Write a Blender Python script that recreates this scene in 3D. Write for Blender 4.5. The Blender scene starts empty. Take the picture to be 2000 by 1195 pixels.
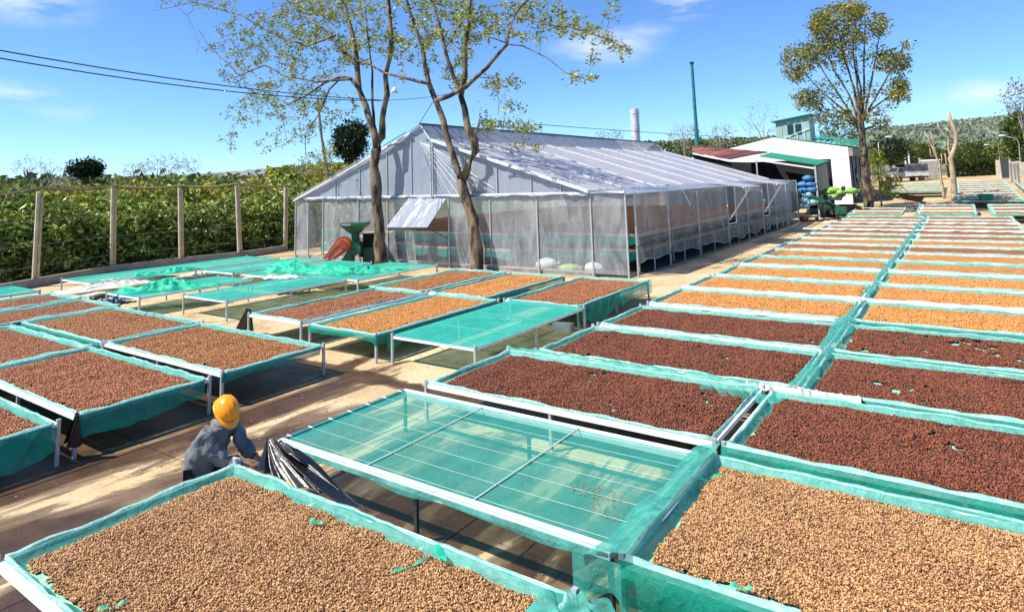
import bpy, math, random
import numpy as np
from mathutils import Vector, Matrix
sc = bpy.context.scene
PI = math.pi
# ------------------------------------------------------------------ camera
F_PX = 1246.0; CX, CY = 1000.0, 200.0; EYE = 3.4
v1 = np.array([1877.0 - CX, 326.6 - CY, F_PX]); v2 = np.array([-787.0 - CX, 413.5 - CY, F_PX])
d1 = v1 / np.linalg.norm(v1); d2 = v2 - (v2 @ d1) * d1; d2 /= np.linalg.norm(d2)
ax, ay = -d2, d1
az = np.cross(ax, ay)
RM = np.array([ax, ay, az])                      # world = RM @ camera(x right, y down, z forward)
cam = bpy.data.cameras.new('camera'); cam.sensor_width = 36; cam.lens = F_PX / 2000 * 36
cam.shift_y = (CY - 597.5) / 2000; cam.clip_start = 0.1; cam.clip_end = 8000
co = bpy.data.objects.new('camera', cam); sc.collection.objects.link(co)
r_, u_, b_ = RM[:, 0], -RM[:, 1], -RM[:, 2]
co.matrix_world = Matrix(((r_[0], u_[0], b_[0], 0), (r_[1], u_[1], b_[1], 0), (r_[2], u_[2], b_[2], EYE), (0, 0, 0, 1)))
sc.camera = co
# ------------------------------------------------------------------ sun and sky
SUN_AZ, SUN_EL = math.radians(-128), math.radians(52)
sun = bpy.data.lights.new('sun', 'SUN'); sun.energy = 5.0; sun.angle = math.radians(0.5); sun.color = (1.0, 0.94, 0.83)
so = bpy.data.objects.new('sun', sun); sc.collection.objects.link(so)
sdir = Vector((math.cos(SUN_AZ) * math.cos(SUN_EL), math.sin(SUN_AZ) * math.cos(SUN_EL), math.sin(SUN_EL)))
so.rotation_euler = sdir.to_track_quat('Z', 'Y').to_euler()
w = bpy.data.worlds.new('World'); sc.world = w; w.use_nodes = True
wn, wl = w.node_tree.nodes, w.node_tree.links
wn.clear()
wo = wn.new('ShaderNodeOutputWorld'); bg = wn.new('ShaderNodeBackground'); sk = wn.new('ShaderNodeTexSky')
sk.sky_type = 'NISHITA'; sk.sun_disc = False; sk.sun_elevation = SUN_EL; sk.sun_rotation = PI / 2 - SUN_AZ
sk.air_density = 1.0; sk.dust_density = 0.0; sk.ozone_density = 5.0; sk.altitude = 1500
bg.inputs['Strength'].default_value = 0.092
tc = wn.new('ShaderNodeTexCoord')
mp = wn.new('ShaderNodeMapping'); mp.inputs['Scale'].default_value = (3.0, 3.0, 11.0); mp.inputs['Location'].default_value = (1.7, 0.45, 0.2)
n1 = wn.new('ShaderNodeTexNoise'); n1.inputs['Scale'].default_value = 1.15; n1.inputs['Detail'].default_value = 7; n1.inputs['Roughness'].default_value = 0.55
cr = wn.new('ShaderNodeValToRGB'); cr.color_ramp.elements[0].position = 0.56; cr.color_ramp.elements[1].position = 0.80
cr.color_ramp.elements[0].color = (0, 0, 0, 1); cr.color_ramp.elements[1].color = (.8, .8, .8, 1)
mx = wn.new('ShaderNodeMixRGB'); mx.inputs['Color2'].default_value = (7.0, 7.2, 7.9, 1)
wl.new(tc.outputs['Generated'], mp.inputs['Vector']); wl.new(mp.outputs[0], n1.inputs['Vector'])
n1.inputs['Scale'].default_value = 2.4; n1.inputs['Detail'].default_value = 9; n1.inputs['Roughness'].default_value = 0.6
acc = None
nrm = wn.new('ShaderNodeVectorMath'); nrm.operation = 'NORMALIZE'; wl.new(tc.outputs['Generated'], nrm.inputs[0])
sq = wn.new('ShaderNodeVectorMath'); sq.operation = 'MULTIPLY'; sq.inputs[1].default_value = (1, 1, 2.6); wl.new(nrm.outputs[0], sq.inputs[0])
for (cx_, cy_, cr_, ca_) in ((60, 5, 0.10, 0.75), (15, 185, 0.07, 0.6), (110, 215, 0.06, 0.28), (1330, 12, 0.075, 0.7), (1180, 92, 0.11, 0.62), (1260, 60, 0.06, 0.3), (1930, 178, 0.07, 0.55), (1780, 205, 0.10, 0.18), (-500, 60, 0.2, 0.6), (2500, 120, 0.2, 0.6), (900, -260, 0.3, 0.5)):
    dd_ = RM @ np.array([cx_ - CX, cy_ - CY, F_PX]); dd_ /= np.linalg.norm(dd_)
    di = wn.new('ShaderNodeVectorMath'); di.operation = 'DISTANCE'; wl.new(sq.outputs[0], di.inputs[0]); di.inputs[1].default_value = (dd_[0], dd_[1], dd_[2] * 2.6)
    mr_ = wn.new('ShaderNodeMapRange'); mr_.interpolation_type = 'SMOOTHSTEP'; mr_.inputs['From Min'].default_value = 0; mr_.inputs['From Max'].default_value = cr_; mr_.inputs['To Min'].default_value = ca_; mr_.inputs['To Max'].default_value = 0; wl.new(di.outputs['Value'], mr_.inputs['Value'])
    if acc is None: acc = mr_.outputs[0]
    else:
        ad = wn.new('ShaderNodeMath'); ad.operation = 'MAXIMUM'; wl.new(acc, ad.inputs[0]); wl.new(mr_.outputs[0], ad.inputs[1]); acc = ad.outputs[0]
cr.color_ramp.elements[0].position = 0.40; cr.color_ramp.elements[1].position = 0.62; cr.color_ramp.elements[1].color = (1, 1, 1, 1)
wl.new(n1.outputs['Fac'], cr.inputs[0]); mu = wn.new('ShaderNodeMath'); mu.operation = 'MULTIPLY'; wl.new(cr.outputs[0], mu.inputs[0]); wl.new(acc, mu.inputs[1]); wl.new(mu.outputs[0], mx.inputs['Fac'])
hs = wn.new('ShaderNodeMixRGB'); hs.blend_type = 'MULTIPLY'; hs.inputs[0].default_value = 1; hs.inputs[2].default_value = (0.80, 1.02, 1.24, 1)
wl.new(sk.outputs[0], hs.inputs[1]); wl.new(hs.outputs[0], mx.inputs['Color1']); wl.new(mx.outputs[0], bg.inputs['Color']); wl.new(bg.outputs[0], wo.inputs[0])
sc.view_settings.view_transform = 'Standard'; sc.view_settings.look = 'None'
sc.view_settings.exposure = 0.85; sc.view_settings.gamma = 1; sc.view_settings.use_curve_mapping = False
sc.render.engine = 'CYCLES'
sc.cycles.transparent_max_bounces = 24; sc.cycles.max_bounces = 8

# ------------------------------------------------------------------ places
def terrain(x, y):
    x = np.asarray(x, float); y = np.asarray(y, float)
    t = np.clip((y - 43) / 60, 0, 1)
    return 2.35 * (t * t * (3 - 2 * t) * 0.35 + t * 0.65) * np.clip((x + 45) / 20, 0, 1)
def ray(px, py): return RM @ np.array([px - CX, py - CY, F_PX])
def gp(px, py, h=0.0):                           # the point h above the ground seen at a place of the photograph
    d = ray(px, py); z = h
    for _ in range(40):
        t = (z - EYE) / d[2]; p = t * d
        z = 0.5 * z + 0.5 * (float(terrain(p[0], p[1])) + h)
    return Vector((p[0], p[1], z))
def yp(px, py, Y):                               # the point on the upright plane y = Y
    d = ray(px, py); t = Y / d[1]
    return Vector((t * d[0], Y, EYE + t * d[2]))
def dp(px, py, D):                               # the point D metres deep
    d = ray(px, py) * (D / F_PX)
    return Vector((d[0], d[1], EYE + d[2]))

# ------------------------------------------------------------------ materials
M = {}
K_ = 0.78
def newmat(name):
    m = bpy.data.materials.new(name); m.use_nodes = True; M[name] = m
    return m, m.node_tree.nodes, m.node_tree.links, m.node_tree.nodes['Principled BSDF']
def mat(name, c1, c2=None, scale=5.0, rough=0.7, metal=0.0, bump=0.0, bscale=None, stretch=(1, 1, 1), spec=0.5, detail=6, lo=0.35, hi=0.65, island=0.0, coords='Object'):
    m, N, L, b = newmat(name)
    b.inputs['Roughness'].default_value = rough; b.inputs['Metallic'].default_value = metal
    b.inputs['Specular IOR Level'].default_value = spec
    c2 = c2 or tuple(v * 0.75 for v in c1)
    if name not in ('helmet', 'white_rail', 'white_wall'): c1, c2 = tuple(v * K_ for v in c1), tuple(v * K_ for v in c2)
    t = N.new('ShaderNodeTexCoord'); mp = N.new('ShaderNodeMapping'); mp.inputs['Scale'].default_value = stretch
    L.new(t.outputs[coords], mp.inputs['Vector'])
    n = N.new('ShaderNodeTexNoise'); n.inputs['Scale'].default_value = scale; n.inputs['Detail'].default_value = detail; n.inputs['Roughness'].default_value = 0.6
    L.new(mp.outputs[0], n.inputs['Vector'])
    r = N.new('ShaderNodeValToRGB'); r.color_ramp.elements[0].position = lo; r.color_ramp.elements[1].position = hi
    r.color_ramp.elements[0].color = (*c1, 1); r.color_ramp.elements[1].color = (*c2, 1)
    L.new(n.outputs['Fac'], r.inputs[0]); out = r.outputs[0]
    if island:
        g = N.new('ShaderNodeNewGeometry'); h = N.new('ShaderNodeHueSaturation')
        mr = N.new('ShaderNodeMapRange'); mr.inputs['To Min'].default_value = 1 - island; mr.inputs['To Max'].default_value = 1 + island
        L.new(g.outputs['Random Per Island'], mr.inputs['Value']); L.new(mr.outputs[0], h.inputs['Value']); L.new(out, h.inputs['Color']); out = h.outputs[0]
    L.new(out, b.inputs['Base Color'])
    if bump:
        n2 = N.new('ShaderNodeTexNoise'); n2.inputs['Scale'].default_value = bscale or scale * 4; n2.inputs['Detail'].default_value = 5
        L.new(mp.outputs[0], n2.inputs['Vector'])
        bp_ = N.new('ShaderNodeBump'); bp_.inputs['Strength'].default_value = bump; bp_.inputs['Distance'].default_value = 0.02
        L.new(n2.outputs['Fac'], bp_.inputs['Height']); L.new(bp_.outputs[0], b.inputs['Normal'])
    return m
def leafmat(name, c1, c2, scale=0.6, rough=0.4, isl=0.45, trans=0.25):
    m = mat(name, c1, c2, scale=scale, rough=rough, island=isl, spec=0.2)
    N, L = m.node_tree.nodes, m.node_tree.links; b = N['Principled BSDF']
    tr = N.new('ShaderNodeBsdfTranslucent'); ms = N.new('ShaderNodeMixShader'); ms.inputs[0].default_value = trans
    L.new(b.inputs['Base Color'].links[0].from_socket, tr.inputs[0])
    L.new(b.outputs[0], ms.inputs[1]); L.new(tr.outputs[0], ms.inputs[2]); L.new(ms.outputs[0], N['Material Output'].inputs[0])
    return m
def netmat(name, col, opa, var=0.15, weave=True, col2=None, sc_=3.5):
    m, N, L, b = newmat(name)
    t = N.new('ShaderNodeTexCoord')
    n = N.new('ShaderNodeTexNoise'); n.inputs['Scale'].default_value = sc_; n.inputs['Detail'].default_value = 8; n.inputs['Roughness'].default_value = 0.68; n.inputs['Distortion'].default_value = 0.5
    L.new(t.outputs['Object'], n.inputs['Vector'])
    r = N.new('ShaderNodeValToRGB'); r.color_ramp.elements[0].position = 0.3; r.color_ramp.elements[1].position = 0.7
    c2 = col2 or tuple(min(1, v * 1.35 + 0.02) for v in col)
    col, c2 = tuple(v * K_ for v in col), tuple(v * K_ for v in c2)
    r.color_ramp.elements[0].color = (*col, 1); r.color_ramp.elements[1].color = (*c2, 1)
    L.new(n.outputs['Fac'], r.inputs[0]); L.new(r.outputs[0], b.inputs['Base Color'])
    b.inputs['Roughness'].default_value = 0.5; b.inputs['Specular IOR Level'].default_value = 0.35
    tl = N.new('ShaderNodeBsdfTranslucent'); L.new(r.outputs[0], tl.inputs[0])
    m1 = N.new('ShaderNodeMixShader'); m1.inputs[0].default_value = 0.22
    L.new(b.outputs[0], m1.inputs[1]); L.new(tl.outputs[0], m1.inputs[2])
    tp = N.new('ShaderNodeBsdfTransparent'); tp.inputs[0].default_value = (0.95, 1, 0.99, 1)
    ms = N.new('ShaderNodeMixShader')
    mr = N.new('ShaderNodeMapRange'); mr.inputs['From Min'].default_value = 0.3; mr.inputs['From Max'].default_value = 0.7
    mr.inputs['To Min'].default_value = opa - var; mr.inputs['To Max'].default_value = min(1, opa + var)
    n3 = N.new('ShaderNodeTexNoise'); n3.inputs['Scale'].default_value = 2.0; n3.inputs['Detail'].default_value = 4
    L.new(t.outputs['Object'], n3.inputs['Vector']); L.new(n3.outputs['Fac'], mr.inputs['Value'])
    L.new(mr.outputs[0], ms.inputs[0]); L.new(tp.outputs[0], ms.inputs[1]); L.new(m1.outputs[0], ms.inputs[2])
    L.new(ms.outputs[0], N['Material Output'].inputs[0])
    if weave:
        wv = N.new('ShaderNodeTexNoise'); wv.inputs['Scale'].default_value = 10; wv.inputs['Detail'].default_value = 6; wv.inputs['Distortion'].default_value = 1.5; L.new(t.outputs['Object'], wv.inputs['Vector'])
        bm = N.new('ShaderNodeBump'); bm.inputs['Strength'].default_value = 0.45; bm.inputs['Distance'].default_value = 0.03
        L.new(wv.outputs['Fac'], bm.inputs['Height']); L.new(bm.outputs[0], b.inputs['Normal'])
    return m
def filmmat(name, col, opa, var, bump=0.5, rough=0.25, scale=1.2, trl=0.45):
    m, N, L, b = newmat(name)
    t = N.new('ShaderNodeTexCoord'); mp = N.new('ShaderNodeMapping'); mp.inputs['Scale'].default_value = (1.6, 1.6, 0.55)
    L.new(t.outputs['Object'], mp.inputs['Vector'])
    n = N.new('ShaderNodeTexNoise'); n.inputs['Scale'].default_value = scale; n.inputs['Detail'].default_value = 8; n.inputs['Roughness'].default_value = 0.62; n.inputs['Distortion'].default_value = 0.7
    L.new(mp.outputs[0], n.inputs['Vector'])
    r = N.new('ShaderNodeValToRGB'); r.color_ramp.elements[0].position = 0.3; r.color_ramp.elements[1].position = 0.7
    r.color_ramp.elements[0].color = (*[v * 0.90 * K_ for v in col], 1); r.color_ramp.elements[1].color = (*[v * K_ for v in col], 1)
    L.new(n.outputs['Fac'], r.inputs[0]); L.new(r.outputs[0], b.inputs['Base Color'])
    b.inputs['Roughness'].default_value = rough; b.inputs['Specular IOR Level'].default_value = 0.5
    tl = N.new('ShaderNodeBsdfTranslucent'); L.new(r.outputs[0], tl.inputs[0])
    m1 = N.new('ShaderNodeMixShader'); m1.inputs[0].default_value = trl; L.new(b.outputs[0], m1.inputs[1]); L.new(tl.outputs[0], m1.inputs[2])
    tp = N.new('ShaderNodeBsdfTransparent'); ms = N.new('ShaderNodeMixShader')
    mr = N.new('ShaderNodeMapRange'); mr.inputs['From Min'].default_value = 0.35; mr.inputs['From Max'].default_value = 0.65
    mr.inputs['To Min'].default_value = max(0, opa - var); mr.inputs['To Max'].default_value = min(1, opa + var)
    L.new(n.outputs['Fac'], mr.inputs['Value']); L.new(mr.outputs[0], ms.inputs[0]); L.new(tp.outputs[0], ms.inputs[1]); L.new(m1.outputs[0], ms.inputs[2])
    L.new(ms.outputs[0], N['Material Output'].inputs[0])
    bm = N.new('ShaderNodeBump'); bm.inputs['Strength'].default_value = bump; bm.inputs['Distance'].default_value = 0.08
    n2 = N.new('ShaderNodeTexNoise'); n2.inputs['Scale'].default_value = scale * 2.2; n2.inputs['Detail'].default_value = 6; n2.inputs['Distortion'].default_value = 1.2
    L.new(mp.outputs[0], n2.inputs['Vector']); L.new(n2.outputs['Fac'], bm.inputs['Height']); L.new(bm.outputs[0], b.inputs['Normal'])
    return m
netmat('net', (0.010, 0.34, 0.25), 0.86, 0.08, col2=(0.02, 0.48, 0.37))
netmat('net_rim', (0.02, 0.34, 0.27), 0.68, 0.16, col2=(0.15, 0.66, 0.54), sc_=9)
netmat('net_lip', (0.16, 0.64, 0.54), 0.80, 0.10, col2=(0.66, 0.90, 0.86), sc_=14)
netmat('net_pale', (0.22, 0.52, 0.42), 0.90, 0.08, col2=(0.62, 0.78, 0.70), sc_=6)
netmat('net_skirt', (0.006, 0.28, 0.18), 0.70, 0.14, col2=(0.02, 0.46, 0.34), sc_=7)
netmat('net_sheet', (0.05, 0.52, 0.43), 0.50, 0.05, col2=(0.10, 0.64, 0.53))
mat('net_bed', (0.16, 0.50, 0.38), (0.42, 0.66, 0.52), scale=12, rough=0.7)
mat('floor_dark', (0.07, 0.06, 0.05), (0.035, 0.03, 0.028), scale=1.5, rough=0.9)
netmat('net_taut', (0.02, 0.46, 0.36), 0.82, 0.08, col2=(0.05, 0.62, 0.50))
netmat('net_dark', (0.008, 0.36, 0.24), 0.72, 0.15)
netmat('net_heap', (0.01, 0.56, 0.36), 0.80, 0.12)
filmmat('film_wall', (0.84, 0.90, 0.95), 0.32, 0.13, trl=0.25, rough=0.14, bump=0.35)
filmmat('film_gable', (0.44, 0.49, 0.60), 0.88, 0.05, bump=0.3, trl=0.25)
filmmat('film_roof', (0.72, 0.71, 0.76), 0.93, 0.04, bump=0.18, trl=0.25)
filmmat('film_side', (0.66, 0.71, 0.71), 0.34, 0.14, bump=0.6, trl=0.3, rough=0.14)
filmmat('film_low', (0.42, 0.46, 0.42), 0.55, 0.22, bump=1.0)
mat('steel', (0.62, 0.64, 0.66), (0.5, 0.52, 0.54), scale=9, rough=0.42, metal=0.35)
mat('white_rail', (0.80, 0.82, 0.84), (0.62, 0.66, 0.68), scale=6, rough=0.45)
mat('dark_steel', (0.05, 0.055, 0.06), scale=9, rough=0.5)
mat('batten', (0.80, 0.78, 0.82), (0.70, 0.68, 0.72), scale=4, rough=0.6)
mat('wood', (0.66, 0.52, 0.33), (0.42, 0.30, 0.17), scale=3, rough=0.75, stretch=(1, 6, 1))
mat('post_concrete', (0.74, 0.66, 0.52), (0.55, 0.46, 0.33), scale=3, rough=0.9, bump=0.3)
mat('concrete', (0.40, 0.38, 0.34), (0.28, 0.26, 0.23), scale=2, rough=0.9, bump=0.3)
mat('white_wall', (0.86, 0.86, 0.84), (0.78, 0.77, 0.74), scale=0.5, rough=0.85)
mat('grey_wall', (0.30, 0.28, 0.28), (0.22, 0.20, 0.20), scale=1.2, rough=0.8)
mat('green_roof', (0.02, 0.25, 0.15), (0.035, 0.31, 0.20), scale=0.8, rough=0.85, spec=0.2)
mat('red_roof', (0.14, 0.035, 0.03), (0.40, 0.14, 0.06), scale=0.35, rough=0.7, stretch=(1, 0.15, 1), lo=0.45, hi=0.6)
mat('dark_inside', (0.012, 0.014, 0.016), rough=0.95)
mat('cabin_panel', (0.38, 0.52, 0.50), (0.30, 0.42, 0.40), scale=1, rough=0.5)
mat('glass_dark', (0.02, 0.05, 0.05), rough=0.12)
mat('machine_green', (0.012, 0.14, 0.07), (0.006, 0.07, 0.035), scale=3, rough=0.4)
mat('guard_red', (0.55, 0.06, 0.025), (0.38, 0.035, 0.015), scale=5, rough=0.45)
mat('guard_pale', (0.66, 0.24, 0.14), (0.55, 0.12, 0.06), scale=5, rough=0.45)
mat('blue_sack', (0.05, 0.25, 0.50), (0.02, 0.12, 0.32), scale=5, rough=0.6, bump=0.5)
mat('pale_sack', (0.35, 0.58, 0.62), (0.20, 0.42, 0.46), scale=5, rough=0.6, bump=0.5)
mat('lime_sack', (0.34, 0.60, 0.12), (0.18, 0.38, 0.06), scale=5, rough=0.6, bump=0.5)
mat('white_sack', (0.74, 0.76, 0.76), (0.60, 0.64, 0.64), scale=5, rough=0.6, bump=0.5)
mat('thread', (0.42, 0.62, 0.58), (0.3, 0.5, 0.46), scale=5, rough=0.6)
mat('tarp_white', (0.72, 0.70, 0.64), (0.52, 0.48, 0.40), scale=2, rough=0.55, bump=0.5)
mat('tarp_blue', (0.03, 0.07, 0.22), (0.5, 0.56, 0.66), scale=3, rough=0.45, stretch=(1, 7, 1), lo=0.5, hi=0.56)
mat('yellow_paint', (0.62, 0.44, 0.03), (0.45, 0.30, 0.02), scale=5, rough=0.5)
mat('green_plastic', (0.01, 0.36, 0.15), (0.01, 0.28, 0.11), scale=5, rough=0.35)
mat('teal_paint', (0.03, 0.24, 0.24), (0.02, 0.18, 0.19), scale=3, rough=0.45)
mat('truck_grey', (0.30, 0.32, 0.33), (0.22, 0.24, 0.25), scale=3, rough=0.35)
mat('zinc', (0.92, 0.93, 0.94), (0.55, 0.57, 0.60), scale=2.2, rough=0.4, metal=0.3)
mat('rubber', (0.02, 0.02, 0.02), rough=0.8)
mat('rust', (0.25, 0.10, 0.04), (0.14, 0.05, 0.02), scale=8, rough=0.85)
mat('bark', (0.26, 0.19, 0.12), (0.035, 0.026, 0.02), scale=4.5, rough=0.95, bump=1.0, bscale=14, stretch=(1, 1, 0.3), lo=0.42, hi=0.58)
mat('bark_pale', (0.52, 0.46, 0.38), (0.30, 0.25, 0.20), scale=1.8, rough=0.95, bump=0.7, bscale=9, stretch=(1, 1, 0.4))
mat('bark_tan', (0.62, 0.47, 0.31), (0.36, 0.26, 0.17), scale=1.6, rough=0.9, bump=0.5, bscale=8)
mat('twig_grey', (0.40, 0.36, 0.33), (0.28, 0.25, 0.23), scale=2, rough=0.95)
leafmat('leaf_yellow', (0.46, 0.44, 0.06), (0.24, 0.31, 0.05), scale=0.9, trans=0.3, isl=0.55)
leafmat('leaf_tan', (0.36, 0.31, 0.05), (0.16, 0.21, 0.045), scale=0.5, trans=0.25, isl=0.6)
leafmat('leaf_green', (0.12, 0.17, 0.03), (0.05, 0.09, 0.02))
leafmat('leaf_dark', (0.022, 0.05, 0.014), (0.012, 0.03, 0.012))
leafmat('leaf_coffee', (0.14, 0.25, 0.06), (0.40, 0.44, 0.10), scale=0.9, rough=0.38, isl=0.7, trans=0.15)
leafmat('leaf_coffee_top', (0.52, 0.46, 0.07), (0.24, 0.31, 0.06), scale=0.35, rough=0.5, isl=0.5)
leafmat('leaf_far', (0.17, 0.18, 0.06), (0.09, 0.12, 0.05), scale=0.2, rough=0.7)
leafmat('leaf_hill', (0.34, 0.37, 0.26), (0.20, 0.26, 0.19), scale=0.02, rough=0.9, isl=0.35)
leafmat('leaf_hedge', (0.07, 0.10, 0.02), (0.035, 0.06, 0.016), scale=0.7, rough=0.5)
leafmat('leaf_grey', (0.36, 0.33, 0.26), (0.18, 0.17, 0.10), scale=0.5, rough=0.7)
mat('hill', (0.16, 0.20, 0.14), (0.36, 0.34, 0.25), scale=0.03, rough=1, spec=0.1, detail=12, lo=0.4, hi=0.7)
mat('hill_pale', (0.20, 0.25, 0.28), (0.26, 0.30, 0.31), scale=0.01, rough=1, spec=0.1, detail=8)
mat('plastic_black', (0.006, 0.006, 0.007), (0.012, 0.012, 0.014), scale=6, rough=0.3, bump=0.25, bscale=14, spec=0.6)
mat('jacket', (0.21, 0.22, 0.23), (0.12, 0.13, 0.14), scale=7, rough=0.8, bump=0.8, bscale=8)
mat('jacket_dark', (0.015, 0.016, 0.02), rough=0.8)
mat('trousers', (0.02, 0.022, 0.03), rough=0.85)
mat('skin', (0.50, 0.26, 0.17), (0.42, 0.20, 0.12), scale=9, rough=0.55)
mat('hair', (0.01, 0.008, 0.008), rough=0.6)
mat('helmet', (0.90, 0.30, 0.004), (0.88, 0.28, 0.004), scale=2, rough=0.22)
mat('white_cloth', (0.72, 0.70, 0.68), (0.6, 0.58, 0.56), scale=7, rough=0.8, bump=0.5)
mat('truck_paint', (0.10, 0.13, 0.14), (0.07, 0.09, 0.10), scale=2, rough=0.3)
mat('truck_canvas', (0.05, 0.055, 0.06), (0.13, 0.14, 0.15), scale=2, rough=0.8)
mat('leaf_litter', (0.30, 0.18, 0.08), (0.16, 0.09, 0.04), scale=3, rough=0.9)

# yard concrete: tan, with damp streaks along the rows and shade painted under the left tables
m, N, L, b = newmat('yard')
t = N.new('ShaderNodeTexCoord')
def mapped(sx, sy, sz=1, loc=(0, 0, 0)):
    q = N.new('ShaderNodeMapping'); q.inputs['Scale'].default_value = (sx, sy, sz); q.inputs['Location'].default_value = loc
    g = N.new('ShaderNodeNewGeometry'); L.new(g.outputs['Position'], q.inputs['Vector']); return q.outputs[0]
def noise(vec, s, d=6, r=0.6, dist=0.0):
    q = N.new('ShaderNodeTexNoise'); q.inputs['Scale'].default_value = s; q.inputs['Detail'].default_value = d; q.inputs['Roughness'].default_value = r; q.inputs['Distortion'].default_value = dist
    L.new(vec, q.inputs['Vector']); return q.outputs['Fac']
def ramp(fac, stops):
    q = N.new('ShaderNodeValToRGB'); e = q.color_ramp.elements
    stops = [(p_, tuple(c * K_ for c in q_) if max(q_) not in (0, 1, 0.7) or len(set(q_)) > 1 else q_) for p_, q_ in stops]
    e[0].position = stops[0][0]; e[0].color = (*stops[0][1], 1); e[1].position = stops[-1][0]; e[1].color = (*stops[-1][1], 1)
    for p, c in stops[1:-1]: x = e.new(p); x.color = (*c, 1)
    L.new(fac, q.inputs[0]); return q.outputs[0]
def math_(op, a, b2):
    q = N.new('ShaderNodeMath'); q.operation = op
    for i, v in enumerate((a, b2)):
        if isinstance(v, (int, float)): q.inputs[i].default_value = v
        else: L.new(v, q.inputs[i])
    return q.outputs[0]
base = ramp(noise(mapped(1, 1), 0.7, 8), [(0.3, (0.44, 0.29, 0.14)), (0.5, (0.62, 0.46, 0.26)), (0.7, (0.70, 0.58, 0.38))])
streak = noise(mapped(1.5, 0.33), 0.9, 7, 0.62, 0.6)
sep = N.new('ShaderNodeSeparateXYZ'); g0 = N.new('ShaderNodeNewGeometry'); L.new(g0.outputs['Position'], sep.inputs[0])
def rng_(v, a, b2, c, d):
    q = N.new('ShaderNodeMapRange'); q.inputs['From Min'].default_value = a; q.inputs['From Max'].default_value = b2; q.inputs['To Min'].default_value = c; q.inputs['To Max'].default_value = d
    L.new(v, q.inputs['Value']); return q.outputs[0]
near = math_('ADD', rng_(sep.outputs['Y'], 6.5, 10.5, 0.135, -0.10), math_('MULTIPLY', rng_(sep.outputs['X'], -10.5, -8.5, 0.12, 0.0), rng_(sep.outputs['Y'], 7.0, 8.5, 1.0, 0.0)))  # second term paints the shade under the left tables into the floor colour
wet_shade = math_('ADD', streak, near)
gut = math_('SUBTRACT', 1.0, math_('MULTIPLY', math_('ABSOLUTE', math_('SUBTRACT', sep.outputs['Y'], 8.25), 0), 3.2))
gut = math_('MULTIPLY', math_('MAXIMUM', gut, 0.0), 0.32)
wet_shade = math_('ADD', wet_shade, gut)
wet = ramp(wet_shade, [(0.54, (0, 0, 0)), (0.575, (0.7, 0.7, 0.7)), (0.66, (1, 1, 1))])  # mask of real damp plus the painted table shade
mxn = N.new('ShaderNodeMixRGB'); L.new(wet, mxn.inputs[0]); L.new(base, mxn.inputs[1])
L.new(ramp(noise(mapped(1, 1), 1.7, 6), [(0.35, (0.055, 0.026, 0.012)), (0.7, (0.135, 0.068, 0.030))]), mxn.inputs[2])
fine = noise(mapped(1, 1), 14, 6, 0.7)
m2 = N.new('ShaderNodeMixRGB'); m2.blend_type = 'MULTIPLY'; m2.inputs[0].default_value = 0.55
L.new(mxn.outputs[0], m2.inputs[1]); L.new(ramp(fine, [(0.3, (0.79, 0.77, 0.74)), (0.6, (1, 1, 1))]), m2.inputs[2])
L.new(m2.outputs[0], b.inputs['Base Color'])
L.new(rng_(wet, 0, 1, 0.9, 0.46), b.inputs['Roughness'])
bm = N.new('ShaderNodeBump'); bm.inputs['Strength'].default_value = 0.4; bm.inputs['Distance'].default_value = 0.02; L.new(fine, bm.inputs['Height']); L.new(bm.outputs[0], b.inputs['Normal'])
# open earth
m, N, L, b = newmat('earth')
L.new(ramp(noise(mapped(1, 1), 0.35, 9, 0.65), [(0.3, (0.30, 0.20, 0.10)), (0.5, (0.52, 0.38, 0.21)), (0.72, (0.62, 0.48, 0.29))]), b.inputs['Base Color'])
b.inputs['Roughness'].default_value = 0.95
# far land
m, N, L, b = newmat('far_land')
L.new(ramp(noise(mapped(1, 1), 0.03, 9, 0.65), [(0.35, (0.05, 0.075, 0.02)), (0.65, (0.11, 0.12, 0.035))]), b.inputs['Base Color'])
b.inputs['Roughness'].default_value = 1.0
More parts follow.
